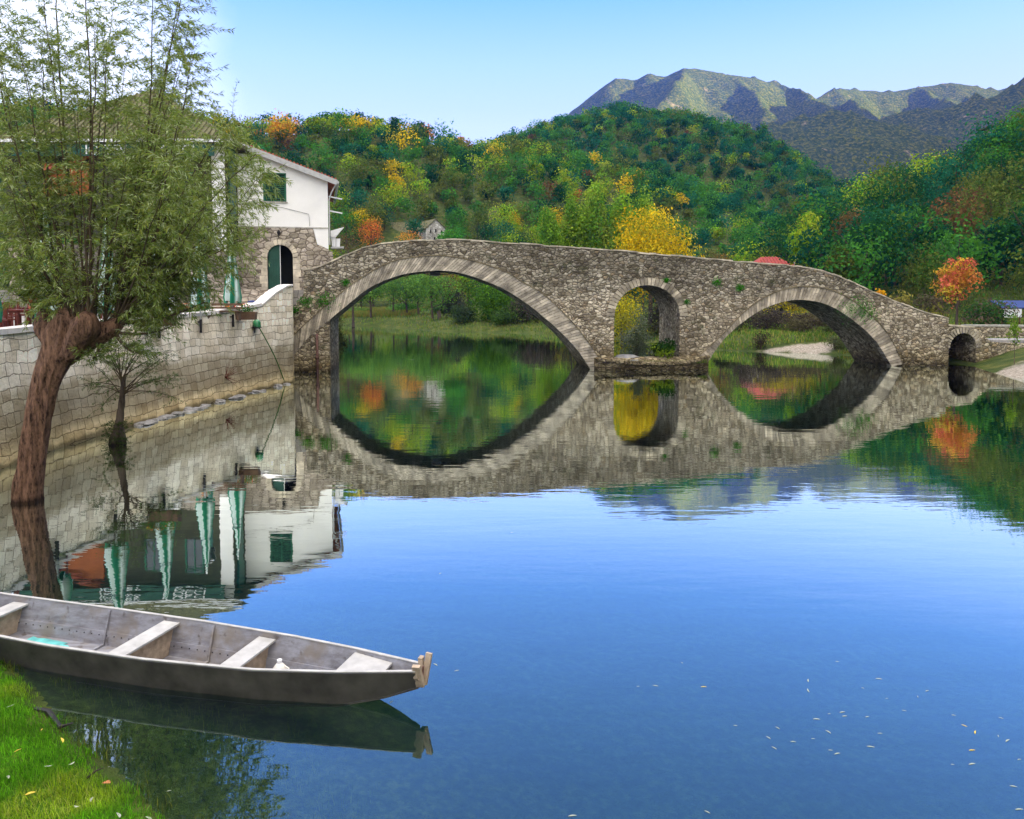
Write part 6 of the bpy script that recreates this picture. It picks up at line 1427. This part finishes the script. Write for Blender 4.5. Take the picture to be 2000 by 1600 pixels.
# ------------------------------------------------------------------ lawn, water weeds, floating leaves and painted glints
r = np.random.default_rng(8); n0 = 170000
X_ = r.uniform(-10, -2.2, n0); Y_ = r.uniform(5.6, 11.4, n0); pxv = 1000 + FPX * X_ / Y_
ok = (pxv > -160) & (pxv < 620); X_, Y_ = X_[ok], Y_[ok]; sdv = river_sd(X_, Y_); edge_n = (fbm(X_ / .35, Y_ / .35, 61) - .47) * .9
keep = (sdv + edge_n * .5 > 0.0) & (sdv > -.25) & (r.random(len(X_)) < np.clip((sdv + edge_n * .5) * 4 + .15, 0, 1)); X_, Y_, sdv = X_[keep], Y_[keep], sdv[keep]; Z_ = ground_z(X_, Y_)
P0 = np.stack([X_, Y_, np.maximum(Z_, -.03)], 1); n = len(X_); tone = fbm(X_ / .5, Y_ / .5, 71)[:, None]
tone2 = sstep((fbm(X_ / .9 + 5, Y_ / .9, 73) - .40) * 5)[:, None]
col = colmix(r, n, [(.10, .30, .012), (.14, .38, .015), (.06, .20, .012)], .35) * (1 - tone2) + colmix(r, n, [(.34, .50, .02), (.28, .42, .02), (.40, .45, .08), (.20, .30, .03)], .35) * tone2; col = col * (.5 + tone * 1.1)
print('lawn blades', n)
link(bpy.data.objects.new('grass', blade_mesh('grass', r, P0, .07 * (.5 + 1.0 * fbm(X_ / .25, Y_ / .25, 77)), np.clip(col, 0, 1), .0035, 1.1)), kind='stuff')
n0 = 26000; X_ = r.uniform(-9, -1.5, n0); Y_ = r.uniform(6, 11, n0); sdv = river_sd(X_, Y_); cl_ = fbm(X_ / .45, Y_ / .45, 81)
keep = (sdv < .05) & (sdv > -2.6) & (r.random(n0) < np.clip((cl_ - .40) * 5, 0, 1) * np.clip(1.1 + sdv * .42, .05, 1)); X_, Y_ = X_[keep], Y_[keep]; Z_ = ground_z(X_, Y_); n = len(X_)
link(bpy.data.objects.new('water_weed', blade_mesh('water_weed', r, np.stack([X_, Y_, Z_], 1), .10, colmix(r, n, [(.09, .13, .02), (.16, .18, .03), (.05, .09, .015)]), .004, 1.0)), kind='stuff')
lv = bpy.data.meshes.new('leaf_or_glint'); m_ = 9; vv = []; ff = []
for i in range(m_):
    f = i / (m_ - 1); w_ = math.sin(math.pi * f) ** .8; z = .006 * math.sin(math.pi * f) + .002; vv += [(f - .5, -w_ * .085 + .08 * math.sin(f * 3), z + .0), (f - .5, w_ * .085 + .08 * math.sin(f * 3), z + .01 * w_)]
for i in range(m_ - 1): ff.append((2 * i, 2 * i + 2, 2 * i + 3, 2 * i + 1))
lv.from_pydata(vv, [], ff); M['leafpale'] = simple('pale_leaf', (.34, .36, .27), .6, .2, 30); lv.materials.append(M['leafpale'])
lv2 = lv.copy(); lv2.materials.clear(); M['leafyel'] = simple('yellow_leaf', (.6, .42, .05), .6, .3, 30); lv2.materials.append(M['leafyel'])
FL = [(610, 315), (748, 483), (915, 580), (1190, 605), (1085, 540), (998, 553), (890, 535), (1150, 510), (1375, 517), (1320, 445), (1155, 432), (1212, 425), (1222, 442), (1100, 455), (1065, 287), (1065, 330), (1405, 365), (1580, 332), (1300, 320), (515, 210),
      (400, 310), (325, 313), (1790, 512), (1775, 590), (1740, 483), (1695, 438), (1900, 450), (1690, 652), (1775, 650), (1980, 630), (1955, 747), (1980, 847), (625, 858), (40, 875), (1190, 205), (1370, 280), (1540, 357), (1890, 528), (1930, 548), (1335, 575), (1160, 590), (930, 493), (1480, 418)]
FL = [(1100 + a * .45, 1200 + b_ * .45) for a, b_ in FL] + [(765, 1371), (892, 1310), (850, 1298), (805, 703), (1050, 721), (410, 1178), (1000, 1040), (860, 1120), (330, 1545), (210, 1500)]  # some entries are glints on the water, drawn as pale leaf shapes
rn = random.Random(6)
for i, (px, py) in enumerate(FL):
    p = G(px, py, .003); yel = i in (22, 23, 24, 0) ; s_ = rn.uniform(.04, .095); ob = bpy.data.objects.new('leaf_or_glint', lv2 if yel else lv)
    if py < 800: s_ = .5
    ob.location = p; ob.scale = (s_, s_, s_); ob.rotation_euler = (0, 0, rn.choice([0, 0, .3, -.3, 1.2, -.9]) + rn.uniform(-.25, .25))
    link(ob, None, 'small yellow leaf floating on the calm water' if yel else 'thin pale willow leaf or painted glint floating on the calm water', 'leaf', 'yellow leaves on the water' if yel else 'pale leaves on the water')
# driftwood and brown leaf at the water's edge
a = G(70, 1385, .02); b_ = G(118, 1420, .03); mb = MB(); mb.tube([a, a.lerp(b_, .4) + Vector((.02, .04, .03)), b_, b_ + Vector((.12, .05, .02))], [.03, .035, .025, .008], 7); mb.build('driftwood', M['black'], None, label='short dark piece of driftwood at the edge of the grass', cat='driftwood')
a = G(170, 1520, .06); b_ = G(202, 1500, .06); mb = MB(); mb.tube([a, a.lerp(b_, .5) + Vector((0, 0, .02)), b_], [.012, .01, .004], 5); mb.build('stick', M['trunk'], None, label='thin dark stick lying in the grass near the brown leaf', cat='stick')
for i, (px, py) in enumerate([(35, 1470), (95, 1500), (150, 1575), (60, 1560), (230, 1590), (20, 1380), (120, 1440), (180, 1560), (290, 1592), (80, 1420), (15, 1530), (140, 1490)]):
    q = G(px, py, .1); q.z = gz1(q.x, q.y) + .045; ob = bpy.data.objects.new('fallen_leaf', lv if i % 3 else lv2); s_ = rn.uniform(.06, .1); ob.location = q; ob.scale = (s_, s_ * 1.8, s_); ob.rotation_euler = (rn.uniform(-.3, .3), rn.uniform(-.3, .3), rn.uniform(0, 6))
    link(ob, None, 'small withered leaf lying in the green grass by the boat', 'leaf', 'withered leaves in the grass')
p = G(207, 1530, .07); ob = bpy.data.objects.new('fallen_leaf', lv.copy()); ob.data.materials.clear(); ob.data.materials.append(simple('brown_leaf', (.42, .16, .06), .7, .3, 20)); ob.location = p; ob.scale = (.09, .3, .09); link(ob, None, 'orange brown leaf lying on the edge of the lawn', 'leaf')
